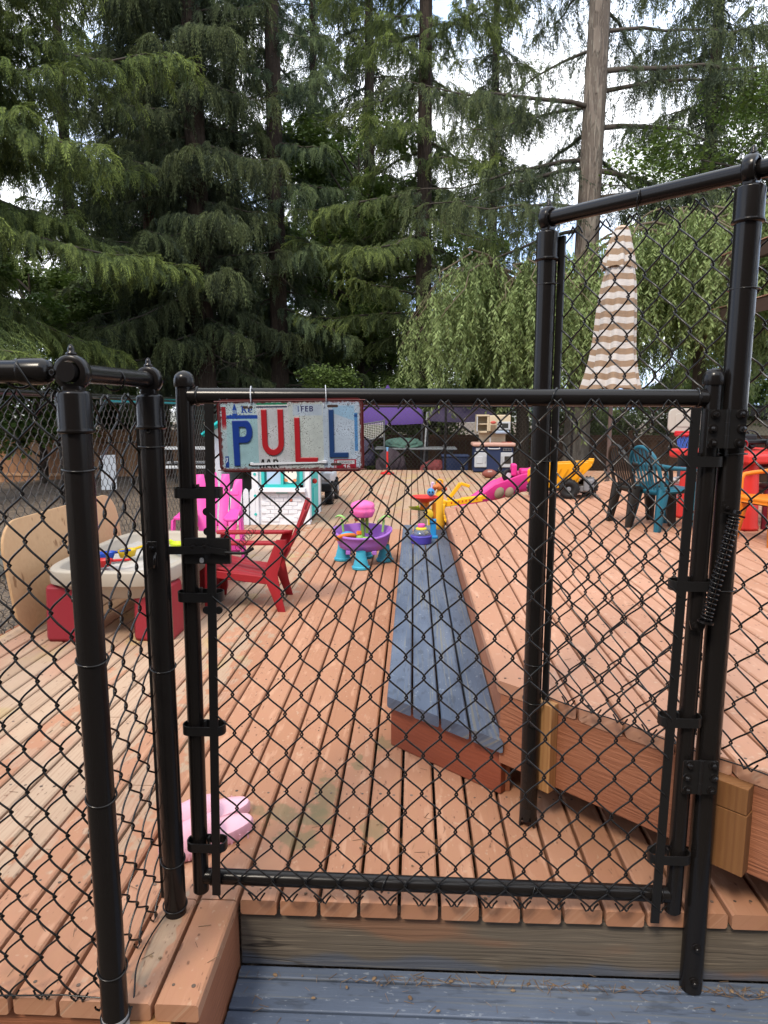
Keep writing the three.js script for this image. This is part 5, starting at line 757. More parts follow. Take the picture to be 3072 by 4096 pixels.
// water table
{
  const s = thing('water_table', 'purple toy water table on flared teal legs under a pink treetop', 'water table', [-0.382, 0, -5.06]), pu = plastic(0x9a66ba, 0.45), te = plastic(0x3a9bb4, 0.5);
  const ring = (k, y, up) => [...Array(36)].map((_, i) => { const a = i / 36 * 6.283, c = Math.cos(a), d = Math.sin(a); return [c * 0.222 * k, y + up * (0.4 * c * c * c * c + 0.6 * Math.max(0, -d)), d * 0.16 * k * (d > 0 ? 1.05 : 1)]; });
  obj('basin', loft([ring(0.62, 0.112, 0), ring(0.78, 0.13, 0), ring(0.86, 0.165, 0.01), ring(0.92, 0.195, 0.05), ring(0.99, 0.212, 0.09), ring(1.02, 0.216, 0.1), ring(1.02, 0.23, 0.1), ring(0.95, 0.23, 0.1), ring(0.88, 0.19, 0.06), ring(0.76, 0.15, 0.01), ring(0.5, 0.143, 0)].map(r => r.reverse()), true, true), pu, s);
  for (const x of [-0.1, 0.095]) obj('lug', rbox(0.035, 0.03, 0.03, 0.005, x, 0.108, 0.1), pu, s);
  for (const [x, z, t] of [[0.0, 0.17, 0], [0.165, -0.1, 0], [-0.165, -0.12, 0], [0, -0.22, 0]]) { const l = obj('leg', lathe([[0.036, 0.13], [0.04, 0.09], [0.044, 0.082], [0.045, 0.075], [0.057, 0.028], [0.06, 0.022], [0.066, 0.02], [0.067, 0.008], [0.064, 0], [0, 0]], 24, x, 0, z), te, s); obj('foot_ring', torus(0.064, 0.004, x, 0.018, z, Math.PI / 2), te, l); }
  // pink puffed treetop on a green stem
  const lob = [...Array(13)].map((_, r) => { const f = r / 12; return [...Array(48)].map((_, i) => { const a = i / 48 * 6.283, w = (0.068 + 0.026 * Math.sin(f * 2.9 + 0.2) - 0.008 * Math.exp(-(((f - 0.52) / 0.07) ** 2))) * (0.95 + 0.13 * Math.abs(Math.sin(a * 3))) * (r === 12 ? 0.45 : r === 11 ? 0.8 : 1); return [Math.cos(a) * w, 0.362 + f * 0.122, Math.sin(a) * w - 0.02]; }); }).map(r => r.reverse());
  obj('treetop', loft(lob, true, true), plastic(0xd9629f, 0.5), s);
  obj('tree_stem', [cyl(0.014, 0.018, 0.24, 0.0, 0.26, -0.02, 14), cyl(0.013, 0.013, 0.13, 0.033, 0.3, -0.02, 12)], plastic(0x6b8a3a), s);
  obj('fruit', sph(0.018, -0.045, 0.345, 0.0), plastic(0xa8402e), s); obj('fruit', sph(0.016, -0.036, 0.362, 0.01), plastic(0x8fae3c), s);
  for (const sg of [-1, 1]) obj('palm_leaf', [loft([...Array(7)].map((_, i) => { const f = i / 6, w = 0.036 * Math.sin(f * 3.0 + 0.1) + 0.004, x = sg * (0.11 + 0.1 * f), y = 0.315 + 0.05 * Math.sin(f * 2.4); return [[x, y, -0.04 - w], [x, y + 0.008, -0.04], [x, y, -0.04 + w], [x, y - 0.007, -0.04]]; })), rod([sg * 0.15, 0.24, -0.05], [sg * 0.16, 0.335, -0.04], 0.009)], plastic(0x8fc06a), s);
  const t1 = thing('bath_toy', 'green toy watering figure with an orange cap in the purple water table', 'toy', [-0.4, 0.15, -5.0]); obj('body', [sph(0.03, 0, 0.05, 0, 1, 1.4, 1), rod([0.02, 0.06, 0.0], [0.08, 0.065, 0.01], 0.009), sph(0.016, 0.083, 0.066, 0.01)], plastic(0x7fb04a), t1); obj('cap', cyl(0.019, 0.022, 0.022, -0.004, 0.102, 0, 18), plastic(0xd0702a), t1);
  const t2 = thing('bath_toy', 'orange and blue toy boat in the purple water table', 'toy', [-0.5, 0.16, -4.98], 0.5); obj('hull', torus(0.05, 0.016, 0, 0.06, 0, Math.PI / 2 - 0.45).scale(1.3, 1, 0.8), plastic(0xd0722a), t2); obj('deck', sph(0.036, 0.02, 0.075, -0.02, 1.5, 0.7, 0.9), plastic(0x3f8fb8), t2);
}
// toys on the blue step
{
  const s = thing('drum_toy', 'purple drum toy with clear dome and pink knob on the blue step', 'toy', [0.061, 0.19, -4.93]), pu = plastic(0x4a3f9c);
  obj('drum', lathe([[0, 0], [0.07, 0], [0.076, 0.006], [0.077, 0.045], [0.08, 0.05], [0.08, 0.056], [0.075, 0.062], [0, 0.062]], 32), pu, s);
  obj('dome', new THREE.SphereGeometry(0.072, 28, 12, 0, 6.283, 0, Math.PI / 2).scale(1, 0.72, 1).translate(0, 0.062, 0), phys({ color: 0xcfd4da, transmission: 0.9, thickness: 0, roughness: 0.12, side: THREE.DoubleSide }), s);
  obj('ring', lathe([[0.038, 0.1], [0.042, 0.104], [0.04, 0.115], [0.028, 0.119], [0, 0.119]], 24), plastic(0xc9b52a), s); obj('knob', lathe([[0, 0.117], [0.024, 0.117], [0.027, 0.122], [0.027, 0.138], [0.022, 0.145], [0, 0.147]], 24), plastic(0xc9509a), s);
  for (let i = 0; i < 3; i++) obj('ball', sph(0.016, Math.cos(i * 2.1) * 0.035, 0.079, Math.sin(i * 2.1) * 0.035), plastic([0xb8a23a, 0x3f7fb0, 0xb5453a][i]), s);
}
{
  const s = thing('ball_tower', 'ball run tower with red dish, lime chute and blue stand on the blue step', 'toy', [0.1, 0.19, -5.17]), bl = plastic(0x2a86c0), or = plastic(0xd07a22);
  obj('stand', [rbox(0.045, 0.145, 0.03, 0.005, 0.055, 0.075, 0.02), rbox(0.06, 0.02, 0.075, 0.005, 0.06, 0.01, 0.03), rbox(0.06, 0.03, 0.05, 0.008, 0.045, 0.13, 0.02)], bl, s);
  obj('column', [cyl(0.014, 0.016, 0.13, 0.06, 0.2, 0.0, 14), cyl(0.011, 0.011, 0.07, -0.035, 0.25, 0, 12), cyl(0.011, 0.011, 0.07, 0.012, 0.25, 0.02, 12), cyl(0.022, 0.025, 0.07, -0.012, 0.255, 0, 16)], or, s);
  obj('dish', lathe([[0, 0.275], [0.05, 0.276], [0.085, 0.295], [0.105, 0.31], [0.108, 0.318], [0.1, 0.317], [0.07, 0.3], [0, 0.29]], 36, -0.017, 0, 0), plastic(0xcf2f28), s);
  const ch = []; for (let i = 0; i <= 26; i++) { const a = 2.0 + i / 26 * 4.3, q = [-0.03 + Math.cos(a) * 0.083, 0.235 - i * 0.0022, Math.sin(a) * 0.07]; ch.push(q); }
  obj('chute', loft(ch.map(([x, y, z], i) => { const a = 2.0 + i / 26 * 4.3, o = [Math.cos(a), Math.sin(a)]; return [[-0.026, 0.018], [0, -0.006], [0.026, 0.018], [0.022, 0.016], [0, 0.0], [-0.022, 0.016]].map(([d, h]) => [x + o[0] * d, y + h, z + o[1] * d]); })), plastic(0xb4c832), s);
  obj('clear_tube', cyl(0.036, 0.036, 0.12, -0.03, 0.15, 0, 22), phys({ color: 0xd0d2cc, transmission: 0.9, thickness: 0, roughness: 0.15, side: THREE.DoubleSide }), s); obj('base', rbox(0.14, 0.02, 0.1, 0.008, -0.02, 0.012, 0), plastic(0xb9a02c), s);
  obj('paddle', [sph(0.034, 0.02, 0.185, 0.05, 1, 1.15, 0.35), rbox(0.014, 0.06, 0.012, 0.004, 0.02, 0.13, 0.05)], plastic(0xc9a92c), s);
}
{
  const s = thing('giraffe_toy', 'orange and yellow plush-like animal toy standing behind the ball tower', 'toy', [0.215, 0.17, -5.55]);
  obj('body', lathe([[0, 0], [0.04, 0.005], [0.045, 0.06], [0.034, 0.15], [0.03, 0.24], [0.034, 0.3], [0.02, 0.34], [0, 0.345]], 22), plastic(0xd9a52c, 0.7), s); obj('head', [sph(0.036, 0, 0.375, 0.01, 1, 0.95, 1), sph(0.022, -0.03, 0.372, 0.03, 1.2, 0.8, 1)], plastic(0xb86a3a, 0.7), s); obj('head_ring', torus(0.024, 0.008, 0.0, 0.405, 0, 0.2), plastic(0xd0a020), s); for (const sg of [-1, 1]) obj('ear', sph(0.018, sg * 0.045, 0.35, 0, 1, 1, 0.5), plastic(0xb04a2a, 0.7), s);
  const b = thing('bird_toy', 'small blue spotted bird toy clipped above the red dish', 'toy', [0.135, 0.505, -5.2]); obj('body', sph(0.03, 0, 0.03, 0, 1, 1.1, 1), plastic(0x3a7fae), b); obj('plume', [rod([0.002, 0.055, 0], [0.012, 0.1, 0], 0.008), sph(0.011, 0.013, 0.1, 0)], plastic(0xb9a3c0), b); for (const x of [-0.012, 0.012]) obj('eye', sph(0.007, x, 0.035, 0.027), plastic(0x101418), b);
}
{
  const s = thing('crane_truck', 'yellow toy crane truck behind the end of the blue step', 'toy truck', [0.36, 0.02, -6.5], 0.12), ye = plastic(0xdda61e), bk = plastic(0x17181a, 0.6);
  obj('chassis', [rbox(0.42, 0.06, 0.16, 0.012, 0, 0.12, 0), rbox(0.3, 0.03, 0.18, 0.008, 0, 0.095, 0)], ye, s); obj('cab', [rbox(0.12, 0.11, 0.15, 0.015, -0.12, 0.2, 0), rbox(0.09, 0.05, 0.13, 0.01, -0.1, 0.265, 0)], ye, s); obj('boom', [bar([-0.06, 0.25, 0.02], [0.3, 0.3, 0.02], 0.05, 0.055, Y, 0.008), bar([0.1, 0.29, 0.02], [0.34, 0.315, 0.02], 0.035, 0.04, Y, 0.006)], ye, s); for (let i = 0; i < 8; i++) obj('boom_hole', box(0.012, 0.018, 0.054, 0.0 + i * 0.035, 0.262 + i * 0.0049, 0.02), plastic(0xb84a2a), s);
  obj('bucket_arm', [bar([-0.02, 0.28, -0.04], [0.1, 0.44, -0.04], 0.035, 0.035, Y, 0.006), bar([0.1, 0.44, -0.04], [0.19, 0.41, -0.04], 0.03, 0.03, Y, 0.006)], ye, s);
  for (const x of [-0.13, 0.02, 0.15]) for (const z of [-0.09, 0.09]) { const w = obj('wheel', [torus(0.042, 0.024, x, 0.066, z, 0, 0, 0), cyl(0.045, 0.045, 0.03, x, 0.066, z, 18, Math.PI / 2)], bk, s); obj('hub', cyl(0.02, 0.02, 0.04, x, 0.066, z, 12, Math.PI / 2), plastic(0x8a8c90), w); }
}
// pink slide-like toy car beyond the upper deck, two stones in it
{
  const s = thing('pink_ride_on', 'bright pink toy car body tipped up behind the upper deck, one wheel showing', 'toy car', [0, 0, 0]), pk = plastic(0xc9337f, 0.45);
  const path = [[0.36, 0.03], [0.56, 0.13], [0.85, 0.26], [1.12, 0.34], [1.5, 0.4]], prof = (x, y) => [[-0.2, 0.16], [-0.17, 0.17], [-0.15, 0.14], [-0.11, 0.03], [0.11, 0.03], [0.15, 0.14], [0.17, 0.17], [0.2, 0.16], [0.17, 0.02], [0.12, -0.02], [-0.12, -0.02], [-0.17, 0.02]].map(([d, h]) => [x - 0.12 * h, y + h * Math.min(1, (x - 0.3) * 1.6), -7.05 - 0.18 * (x - 0.5) - d]);
  obj('body', loft(path.map(([x, y]) => prof(x, y)).map(r => r.reverse())), pk, s);
  obj('dashboard', [rbox(0.1, 0.05, 0.28, 0.015, 1.0, 0.37, -7.12, 0, 0, 0.3), rbox(0.035, 0.07, 0.24, 0.012, 1.15, 0.36, -7.14, 0, 0, -0.3)], pk, s); obj('seat', [rbox(0.16, 0.06, 0.2, 0.02, 1.2, 0.52, -7.2), rbox(0.06, 0.13, 0.12, 0.02, 1.06, 0.535, -7.25), sph(0.07, 1.24, 0.51, -7.2, 1, 0.8, 1)], pk, s);
  const w = obj('wheel', [torus(0.048, 0.022, 1.0, 0.475, -7.24, 0, 0.4, 0), cyl(0.05, 0.05, 0.03, 1.0, 0.475, -7.24, 20, Math.PI / 2, 0.4)], plastic(0x15161a, 0.6), s); obj('hub', cyl(0.03, 0.03, 0.046, 1.0, 0.475, -7.24, 16, Math.PI / 2, 0.4), plastic(0xc6c8ca), w);
  const stone = std({ color: 0x857562, roughness: 0.95 });
  for (const [x, y, r, l] of [[0.87, 0.335, 0.085, 'larger grey-brown stone sitting in the pink toy car'], [0.98, 0.33, 0.062, 'smaller grey-brown stone sitting in the pink toy car']]) { const g = new THREE.IcosahedronGeometry(r, 4), p = g.attributes.position; for (let i = 0; i < p.count; i++) { const k = 0.88 + 0.25 * fbm(p.getX(i) * 9 + 3 + x * 9, p.getY(i) * 9 + p.getZ(i) * 7, 3); p.setXYZ(i, p.getX(i) * k * 0.75, p.getY(i) * k * 0.95, p.getZ(i) * k * 0.8); } g.computeVertexNormals(); tag(obj('stone', g.rotateZ(-0.3).translate(x, y, -6.98), stone), l, 'stone'); }
}
// dump truck on the upper deck
{
  const s = thing('dump_truck', 'large yellow toy dump truck with black wheels on the upper deck', 'toy truck', [1.36, UY, -6.3], -0.28), ye = plastic(0xcf8f12, 0.4), gr = plastic(0x75777c, 0.5), bk = plastic(0x1a1a1b, 0.65);
  const side = [[-0.17, 0.1], [-0.05, 0.085], [0.1, 0.11], [0.22, 0.24], [0.27, 0.3], [0.25, 0.335], [-0.2, 0.3], [-0.26, 0.27], [-0.22, 0.24]];
  obj('bed', [ext(side, 0.03, 0.006).translate(0, 0, 0.105), ext(side, 0.03, 0.006).translate(0, 0, -0.135), rbox(0.36, 0.02, 0.23, 0.006, -0.03, 0.11, 0), bar([0.1, 0.12, 0], [0.26, 0.31, 0], 0.22, 0.02, Y)], ye, s);
  for (let i = 0; i < 5; i++) obj('bed_rib', bar([-0.12 + i * 0.062, 0.16, 0.139], [-0.06 + i * 0.062, 0.27, 0.139], 0.01, 0.014, Z), ye, s);
  for (const z of [0.12, -0.12]) obj('bed_lug', rbox(0.05, 0.03, 0.03, 0.008, 0.255, 0.335, z), ye, s);
  obj('strut', [rbox(0.04, 0.12, 0.03, 0.006, 0.13, 0.13, 0.12, 0, 0, -0.3), rbox(0.04, 0.12, 0.03, 0.006, 0.13, 0.13, -0.12, 0, 0, -0.3)].slice(0, 1), ye, s);
  obj('chassis', [rbox(0.5, 0.06, 0.16, 0.012, -0.02, 0.085, 0), rbox(0.09, 0.12, 0.2, 0.02, 0.245, 0.12, 0), rbox(0.06, 0.04, 0.22, 0.008, -0.27, 0.09, 0)], gr, s); obj('cab', [rbox(0.14, 0.13, 0.18, 0.015, -0.23, 0.19, 0), rbox(0.04, 0.03, 0.05, 0.006, -0.19, 0.31, 0)], ye, s); obj('cab_beacon', cyl(0.014, 0.016, 0.03, -0.2, 0.335, 0, 14), plastic(0xb02a1c), s);
  for (const [x, z] of [[0.08, 0.14], [0.235, -0.14], [-0.2, 0.14], [0.08, -0.14], [-0.2, -0.14]]) { const w = obj('wheel', [lathe([[0.03, -0.045], [0.07, -0.045], [0.085, -0.035], [0.089, 0], [0.085, 0.035], [0.07, 0.045], [0.045, 0.047], [0.042, 0.03], [0, 0.03]], 28).rotateX(Math.PI / 2).translate(x, 0.089, z)], bk, s); const tr = []; for (let i = 0; i < 18; i++) { const a = i / 18 * 6.283; tr.push(box(0.012, 0.012, 0.075, x + Math.cos(a) * 0.088, 0.089 + Math.sin(a) * 0.088, z, 0, 0, a)); } obj('tread_blocks', tr, bk, w).userData.kind = 'stuff'; obj('hub', cyl(0.018, 0.022, 0.02, x, 0.089, z + Math.sign(z) * 0.04, 14, Math.PI / 2), gr, w); }
}
{ const s = thing('football', 'brown toy football lying on the far deck before the play kitchen', 'ball', [1.31, 0.075, -11.75]); obj('ball', lathe([...Array(17)].map((_, i) => { const t = i / 16 * Math.PI; return [0.078 * Math.pow(Math.sin(t), 1.25) + 1e-4, -Math.cos(t) * 0.128]; }), 26).rotateZ(Math.PI / 2), std({ color: 0x7a3f34, roughness: 0.7 }), s); obj('seam', torus(0.1, 0.002, 0, 0, 0, 0, 0, 0, 6.283, 40, 5).scale(1.27, 0.77, 1), std({ color: 0x3d201a }), s); for (let i = 0; i < 4; i++) obj('lace', box(0.006, 0.004, 0.03, -0.03 + i * 0.02, 0.046, 0.062, 0.9), std({ color: 0xc9c4ba }), s); }
{ const s = thing('batting_tee', 'red batting tee with a pale blue top at the far end of the deck', 'tee', [-0.476, 0, -12.4]); obj('base', lathe([[0, 0], [0.125, 0], [0.128, 0.02], [0.1, 0.035], [0.05, 0.042], [0.045, 0.06], [0, 0.06]], 28), plastic(0xb82420), s); obj('pole', cyl(0.017, 0.019, 0.37, 0, 0.23, 0, 16), plastic(0xb82420), s); obj('cup', lathe([[0.014, 0.4], [0.014, 0.45], [0.026, 0.488], [0.022, 0.488], [0, 0.46]], 18), plastic(0x6f9fc4), s); }
// play kitchen
{
  const s = thing('play_kitchen', 'toy kitchen with cream cupboards, pink counter and navy base', 'play kitchen', [1.49, 0, -12.95]), cr = plastic(0xb3a48a, 0.55), pk = plastic(0xae8a7c, 0.55), nv = plastic(0x1e2a47, 0.5), gy = plastic(0xa3a5a8, 0.5);
  obj('base', [rbox(0.74, 0.48, 0.36, 0.03, 0, 0.25, 0), rbox(0.26, 0.44, 0.06, 0.02, 0, 0.25, 0.2)], nv, s);
  for (const sg of [-1, 1]) { const d = obj('cupboard_door', rbox(0.24, 0.28, 0.03, 0.015, sg * 0.235, 0.24, 0.2), gy, s); obj('handle', rbox(0.015, 0.12, 0.03, 0.005, sg * 0.235 - sg * 0.08, 0.26, 0.225), gy, d); obj('panel', rbox(0.12, 0.14, 0.02, 0.01, sg * 0.26, 0.24, 0.215), sg < 0 ? gy : plastic(0x2a2520), d); obj('control_panel', rbox(0.16, 0.06, 0.02, 0.006, sg * 0.25, 0.435, 0.19), sg < 0 ? gy : plastic(0x6d7075), s); }
  for (let i = 0; i < 3; i++) obj('control_dial', cyl(0.018, 0.018, 0.02, 0.2 + i * 0.05, 0.435, 0.205, 14, Math.PI / 2), plastic(0x2d2f33), s);
  obj('towel_bar', tube([[-0.1, 0.47, 0.19], [-0.09, 0.45, 0.24], [0.09, 0.45, 0.24], [0.1, 0.47, 0.19]], 0.012, 16, 8), gy, s);
  obj('counter', rbox(0.8, 0.07, 0.46, 0.03, 0, 0.525, 0.02), pk, s); obj('faucet', tube([[-0.05, 0.56, 0.02], [-0.05, 0.66, 0.02], [-0.05, 0.67, 0.1]], 0.014, 14, 8), gy, s); for (const x of [0.2, 0.3]) obj('burner', cyl(0.045, 0.045, 0.008, x, 0.565, 0.08, 20), plastic(0x9a2a22), s);
  obj('back_panel', [box(0.5, 0.2, 0.03, 0, 0.65, -0.13)], cr, s); for (let r = 0; r < 4; r++) for (let c = 0; c < 5; c++) obj('tile', rbox(0.088, 0.04, 0.012, 0.004, -0.2 + c * 0.095 + (r % 2) * 0.02, 0.585 + r * 0.046, -0.112), cr, s);
  obj('upper_cabinet', [box(0.03, 0.32, 0.22, -0.305, 0.9, -0.06), box(0.03, 0.32, 0.22, -0.1, 0.9, -0.06), box(0.22, 0.03, 0.22, -0.2, 0.755, -0.06), box(0.22, 0.02, 0.2, -0.2, 0.9, -0.06), box(0.24, 0.03, 0.24, -0.2, 1.06, -0.06), box(0.2, 0.3, 0.02, -0.2, 0.9, -0.16), rbox(0.15, 0.3, 0.22, 0.02, -0.005, 0.91, -0.05), rbox(0.26, 0.2, 0.22, 0.02, 0.19, 0.97, -0.05)], cr, s);
  obj('cupboard_door', rbox(0.02, 0.28, 0.1, 0.006, -0.31, 0.9, 0.1), gy, s); const mw = obj('microwave', rbox(0.24, 0.15, 0.05, 0.012, 0.19, 0.87, 0.08), gy, s); obj('microwave_window', rbox(0.12, 0.09, 0.02, 0.006, 0.21, 0.87, 0.1), plastic(0x2b2b28), mw); obj('hood', rbox(0.26, 0.06, 0.26, 0.02, 0.16, 0.75, 0.0), plastic(0x8d99a8), s); obj('clock', sph(0.045, -0.005, 0.93, 0.06, 1.2, 0.6, 0.4), plastic(0xa8483e), s); obj('niche', rbox(0.1, 0.13, 0.02, 0.02, -0.005, 0.82, 0.06), plastic(0x6d5c48), s);
}
// closed striped parasol
{
  const s = thing('patio_umbrella', 'closed taupe and white striped patio umbrella on a brown pole', 'umbrella', [2.4, 0, -8.5]);
  obj('pole', cyl(0.024, 0.024, 3.25, 0, 1.62, 0, 18), std({ color: 0x54423a, roughness: 0.5 }), s);
  const stripe = v => { const k = v * 27; return Math.floor(k) % 2 === 0; };
  const fabTex = tex(64, 1024, (u, v) => { const n = fbm(u * 18, v * 300, 2), c = stripe(v) ? [140, 116, 93] : [190, 184, 178]; return [...c.map(q => q * (0.94 + 0.12 * n)), n]; });
  const fab = phys({ map: fabTex.map, roughness: 0.9, side: THREE.DoubleSide, transmission: 0.12, thickness: 0 });
  const canopy = (rows, y0, y1, rad, off, ph, seed) => { const n = 120, rings = [], uvs = []; for (let i = 0; i <= rows; i++) { const f = i / rows, y = mix(y0, y1, f), ring = []; for (let j = 0; j <= n; j++) { const a = j / n * 6.283, fold = Math.sin(a * 8 + ph) * 0.5 + 0.5 * Math.sin(a * 13 + seed + f * 1.5) * 0.5, r = rad(f) * (1 + (0.10 + 0.16 * f) * fold + 0.05 * (fbm(a * 2 + seed, f * 5, 3) - 0.5)), dy = -0.03 * fold * f; ring.push([off(f) + Math.cos(a) * r, y + dy, Math.sin(a) * r * 0.85]); uvs.push(j / n, (y + dy * 1.6 - 1.38) / 1.93); } rings.push(ring); } const g = loft(rings, false, false, false); g.setAttribute('uv', new THREE.Float32BufferAttribute(uvs, 2)); return g; };
  obj('canopy', canopy(30, 3.05, 1.41, f => 0.1 + 0.235 * f + 0.03 * Math.sin(f * 6), f => 0.04 - 0.05 * f, 0.4, 2), fab, s);
  obj('vent', canopy(14, 3.27, 2.82, f => 0.075 + 0.115 * Math.pow(f, 0.8), f => 0.03 - 0.03 * f, 1.2, 5), fab, s); obj('finial', [lathe([[0.078, 3.262], [0.06, 3.285], [0.03, 3.297], [0, 3.3]], 20, 0.03, 0, 0)], std({ color: 0xb79c86, roughness: 0.8 }), s);
  for (let i = 0; i < 8; i++) { const a = i * 0.785; obj('rib', rod([Math.cos(a) * 0.05, 3.1, Math.sin(a) * 0.05], [Math.cos(a) * 0.19, 1.5, Math.sin(a) * 0.16], 0.008), std({ color: 0x4c3c34 }), s); }
  obj('base', lathe([[0, 0], [0.25, 0], [0.25, 0.03], [0.2, 0.06], [0.04, 0.09], [0.035, 0.3], [0, 0.3]], 28), std({ color: 0x3a3532, roughness: 0.7 }), s);
}
// children's chairs with slatted backs
function kidChair(label, hex, p, turn, rough = 0.4) {
  const m = plastic(hex, rough), s = thing('kids_chair', label, 'chair', p, turn), W = 0.14;
  obj('seat', loft([[0.15, 0.262], [0.155, 0.275], [0.13, 0.284], [0.0, 0.276], [-0.12, 0.272], [-0.135, 0.262]].map(([z, y]) => [[-W, y, z], [-W * 0.5, y - 0.006, z], [W * 0.5, y - 0.006, z], [W, y, z], [W, y - 0.03, z * 0.97], [-W, y - 0.03, z * 0.97]]).map(r => r.reverse())), m, s);
  for (const sg of [-1, 1]) { obj('leg', loft([[0.262, 0.125, 0.022, 0.04], [0.0, 0.15, 0.014, 0.022]].map(([y, z, w, d]) => [[-w, -d], [w, -d], [w, d], [-w, d]].map(([a, b]) => [sg * (W - 0.012 + (0.26 - y) * 0.07) + a, y, z + b]).reverse())), m, s); obj('leg', loft([[0.28, -0.12, 0.022, 0.034], [0.0, -0.165, 0.013, 0.02]].map(([y, z, w, d]) => [[-w, -d], [w, -d], [w, d], [-w, d]].map(([a, b]) => [sg * (W - 0.016 + (0.26 - y) * 0.07) + a, y, z + b]).reverse())), m, s);
    obj('arm', [tube([[sg * (W - 0.01), 0.43, -0.155], [sg * (W + 0.012), 0.415, -0.06], [sg * (W + 0.014), 0.405, 0.06], [sg * (W + 0.008), 0.385, 0.115], [sg * (W - 0.004), 0.27, 0.13]], 0.0135, 26, 8).scale(1, 1, 1)], m, s); }
  const hoop = []; for (let i = 0; i <= 20; i++) { const a = i / 20 * Math.PI, y = 0.4 + Math.sin(a) * 0.15; hoop.push([Math.cos(a) * W, y, -0.14 - (y - 0.28) * 0.28]); } obj('back_frame', tube([[W, 0.27, -0.135], ...hoop, [-W, 0.27, -0.135]], 0.0125, 50, 8), m, s);
  for (let i = 0; i < 6; i++) { const x = (i - 2.5) * 0.038, y = 0.4 + 0.15 * Math.sqrt(Math.max(0, 1 - (x / W) ** 2)) - 0.006; obj('back_slat', bar([x * 0.85, 0.27, -0.13], [x, y, -0.14 - (y - 0.28) * 0.28], 0.016, 0.007, V(0, 0.2, 1)), m, s); }
  return s;
}
kidChair('teal plastic kids armchair in front of a black one', 0x1c5a6c, [1.70, UY, -4.64], 1.92);
kidChair('black plastic kids armchair standing behind the teal one', 0x22211f, [1.60, UY, -4.80], 1.75);
kidChair('orange plastic kids armchair at the right edge', 0xcf7414, [2.17, UY, -4.14], -1.25);
kidChair('dark maroon kids armchair behind the orange one', 0x5e1220, [2.52, UY, -4.72], -1.7);
{
  const s = thing('kids_table', 'red plastic kids table on thick tapered legs', 'table', [2.38, UY, -4.93], 0.34), rd = plastic(0xc2302a, 0.4);
  obj('tabletop', rbox(0.76, 0.065, 0.76, 0.02, 0, 0.475, 0), rd, s); for (const [x, z] of [[-0.27, 0.27], [0.27, 0.27], [-0.27, -0.27], [0.27, -0.27]]) { const l = obj('leg', lathe([[0.055, 0.45], [0.06, 0.4], [0.078, 0.04], [0.084, 0.02], [0.082, 0], [0, 0]], 22, x, 0, z), rd, s); }
  const b = thing('basket', 'white plastic basket with red slatted sides under the red table', 'basket', [2.08, UY, -5.2]); obj('rim', torus(0.125, 0.012, 0, 0.27, 0, Math.PI / 2), plastic(0xb9b6b2), b); obj('wall', lathe([[0.001, 0.005], [0.1, 0.005], [0.118, 0.26], [0.112, 0.26], [0.095, 0.012], [0.001, 0.012]], 28), plastic(0xc9a8a2), b); for (let i = 0; i < 12; i++) obj('hoop', torus(0.1035 + i * 0.0014, 0.0035, 0, 0.03 + i * 0.019, 0, Math.PI / 2, 0, 0, 6.283, 28, 6), plastic(0xa83a38), b);
  const h = thing('basketball_hoop', 'toy basketball hoop with cream backboard and red rim behind the red table', 'hoop', [2.69, UY, -6.95]); obj('backboard', [ext(roundRect(0.33, 0.24, 0.06), 0.03, 0.008).translate(0, 0.685, 0), ext(roundRect(0.2, 0.13, 0.03), 0.008, 0.002).translate(0, 0.69, 0.028)], plastic(0xaba49a, 0.5), h); obj('rim', torus(0.1, 0.014, -0.01, 0.545, 0.12, Math.PI / 2 - 0.1), plastic(0xb01c24), h); obj('rim_bracket', rbox(0.2, 0.05, 0.05, 0.012, 0, 0.56, 0.03), plastic(0xb01c24), h); obj('pole', rbox(0.05, 0.5, 0.04, 0.012, 0, 0.3, -0.03), plastic(0x3a3f48), h); obj('base', rbox(0.36, 0.06, 0.32, 0.02, 0, 0.03, -0.02), plastic(0x3a3f48), h);
  const net = []; for (let i = 0; i < 14; i++) for (const sg of [-1, 1]) { const a = i / 14 * 6.283; net.push(sweep([0, 1, 2, 3, 4].map(k => V(-0.01 + Math.cos(a + sg * k * 0.22) * (0.096 - k * 0.008), 0.54 - k * 0.045, 0.12 + Math.sin(a + sg * k * 0.22) * (0.096 - k * 0.008))), 0.0035, 4)); } obj('net', net, plastic(0x3f62b8, 0.7), h).userData.label = 'blue and white net';
  const c = thing('rc_buggy', 'black toy buggy with red wheel rims standing on the red table', 'toy car', [2.36, UY + 0.508, -4.95], 0.35), bk = plastic(0x131314, 0.45); obj('body', [rbox(0.3, 0.035, 0.11, 0.012, 0, 0.06, 0), rbox(0.14, 0.05, 0.09, 0.015, -0.02, 0.09, 0), rbox(0.06, 0.012, 0.13, 0.004, -0.14, 0.13, 0)], bk, c); obj('roll_cage', [tube([[-0.09, 0.08, 0.04], [-0.04, 0.135, 0.035], [0.03, 0.13, 0.035], [0.09, 0.08, 0.04]], 0.005, 18, 6), tube([[-0.09, 0.08, -0.04], [-0.04, 0.135, -0.035], [0.03, 0.13, -0.035], [0.09, 0.08, -0.04]], 0.005, 18, 6)], bk, c); for (const [x, z] of [[-0.12, 0.085], [0.13, 0.085], [-0.12, -0.085], [0.13, -0.085]]) { const w = obj('wheel', torus(0.03, 0.017, x, 0.047, z), bk, c); obj('rim', torus(0.026, 0.005, x, 0.047, z + Math.sign(z) * 0.015), plastic(0x8a1f22), w); obj('hub', cyl(0.012, 0.012, 0.04, x, 0.047, z, 10, Math.PI / 2), bk, w); }
}
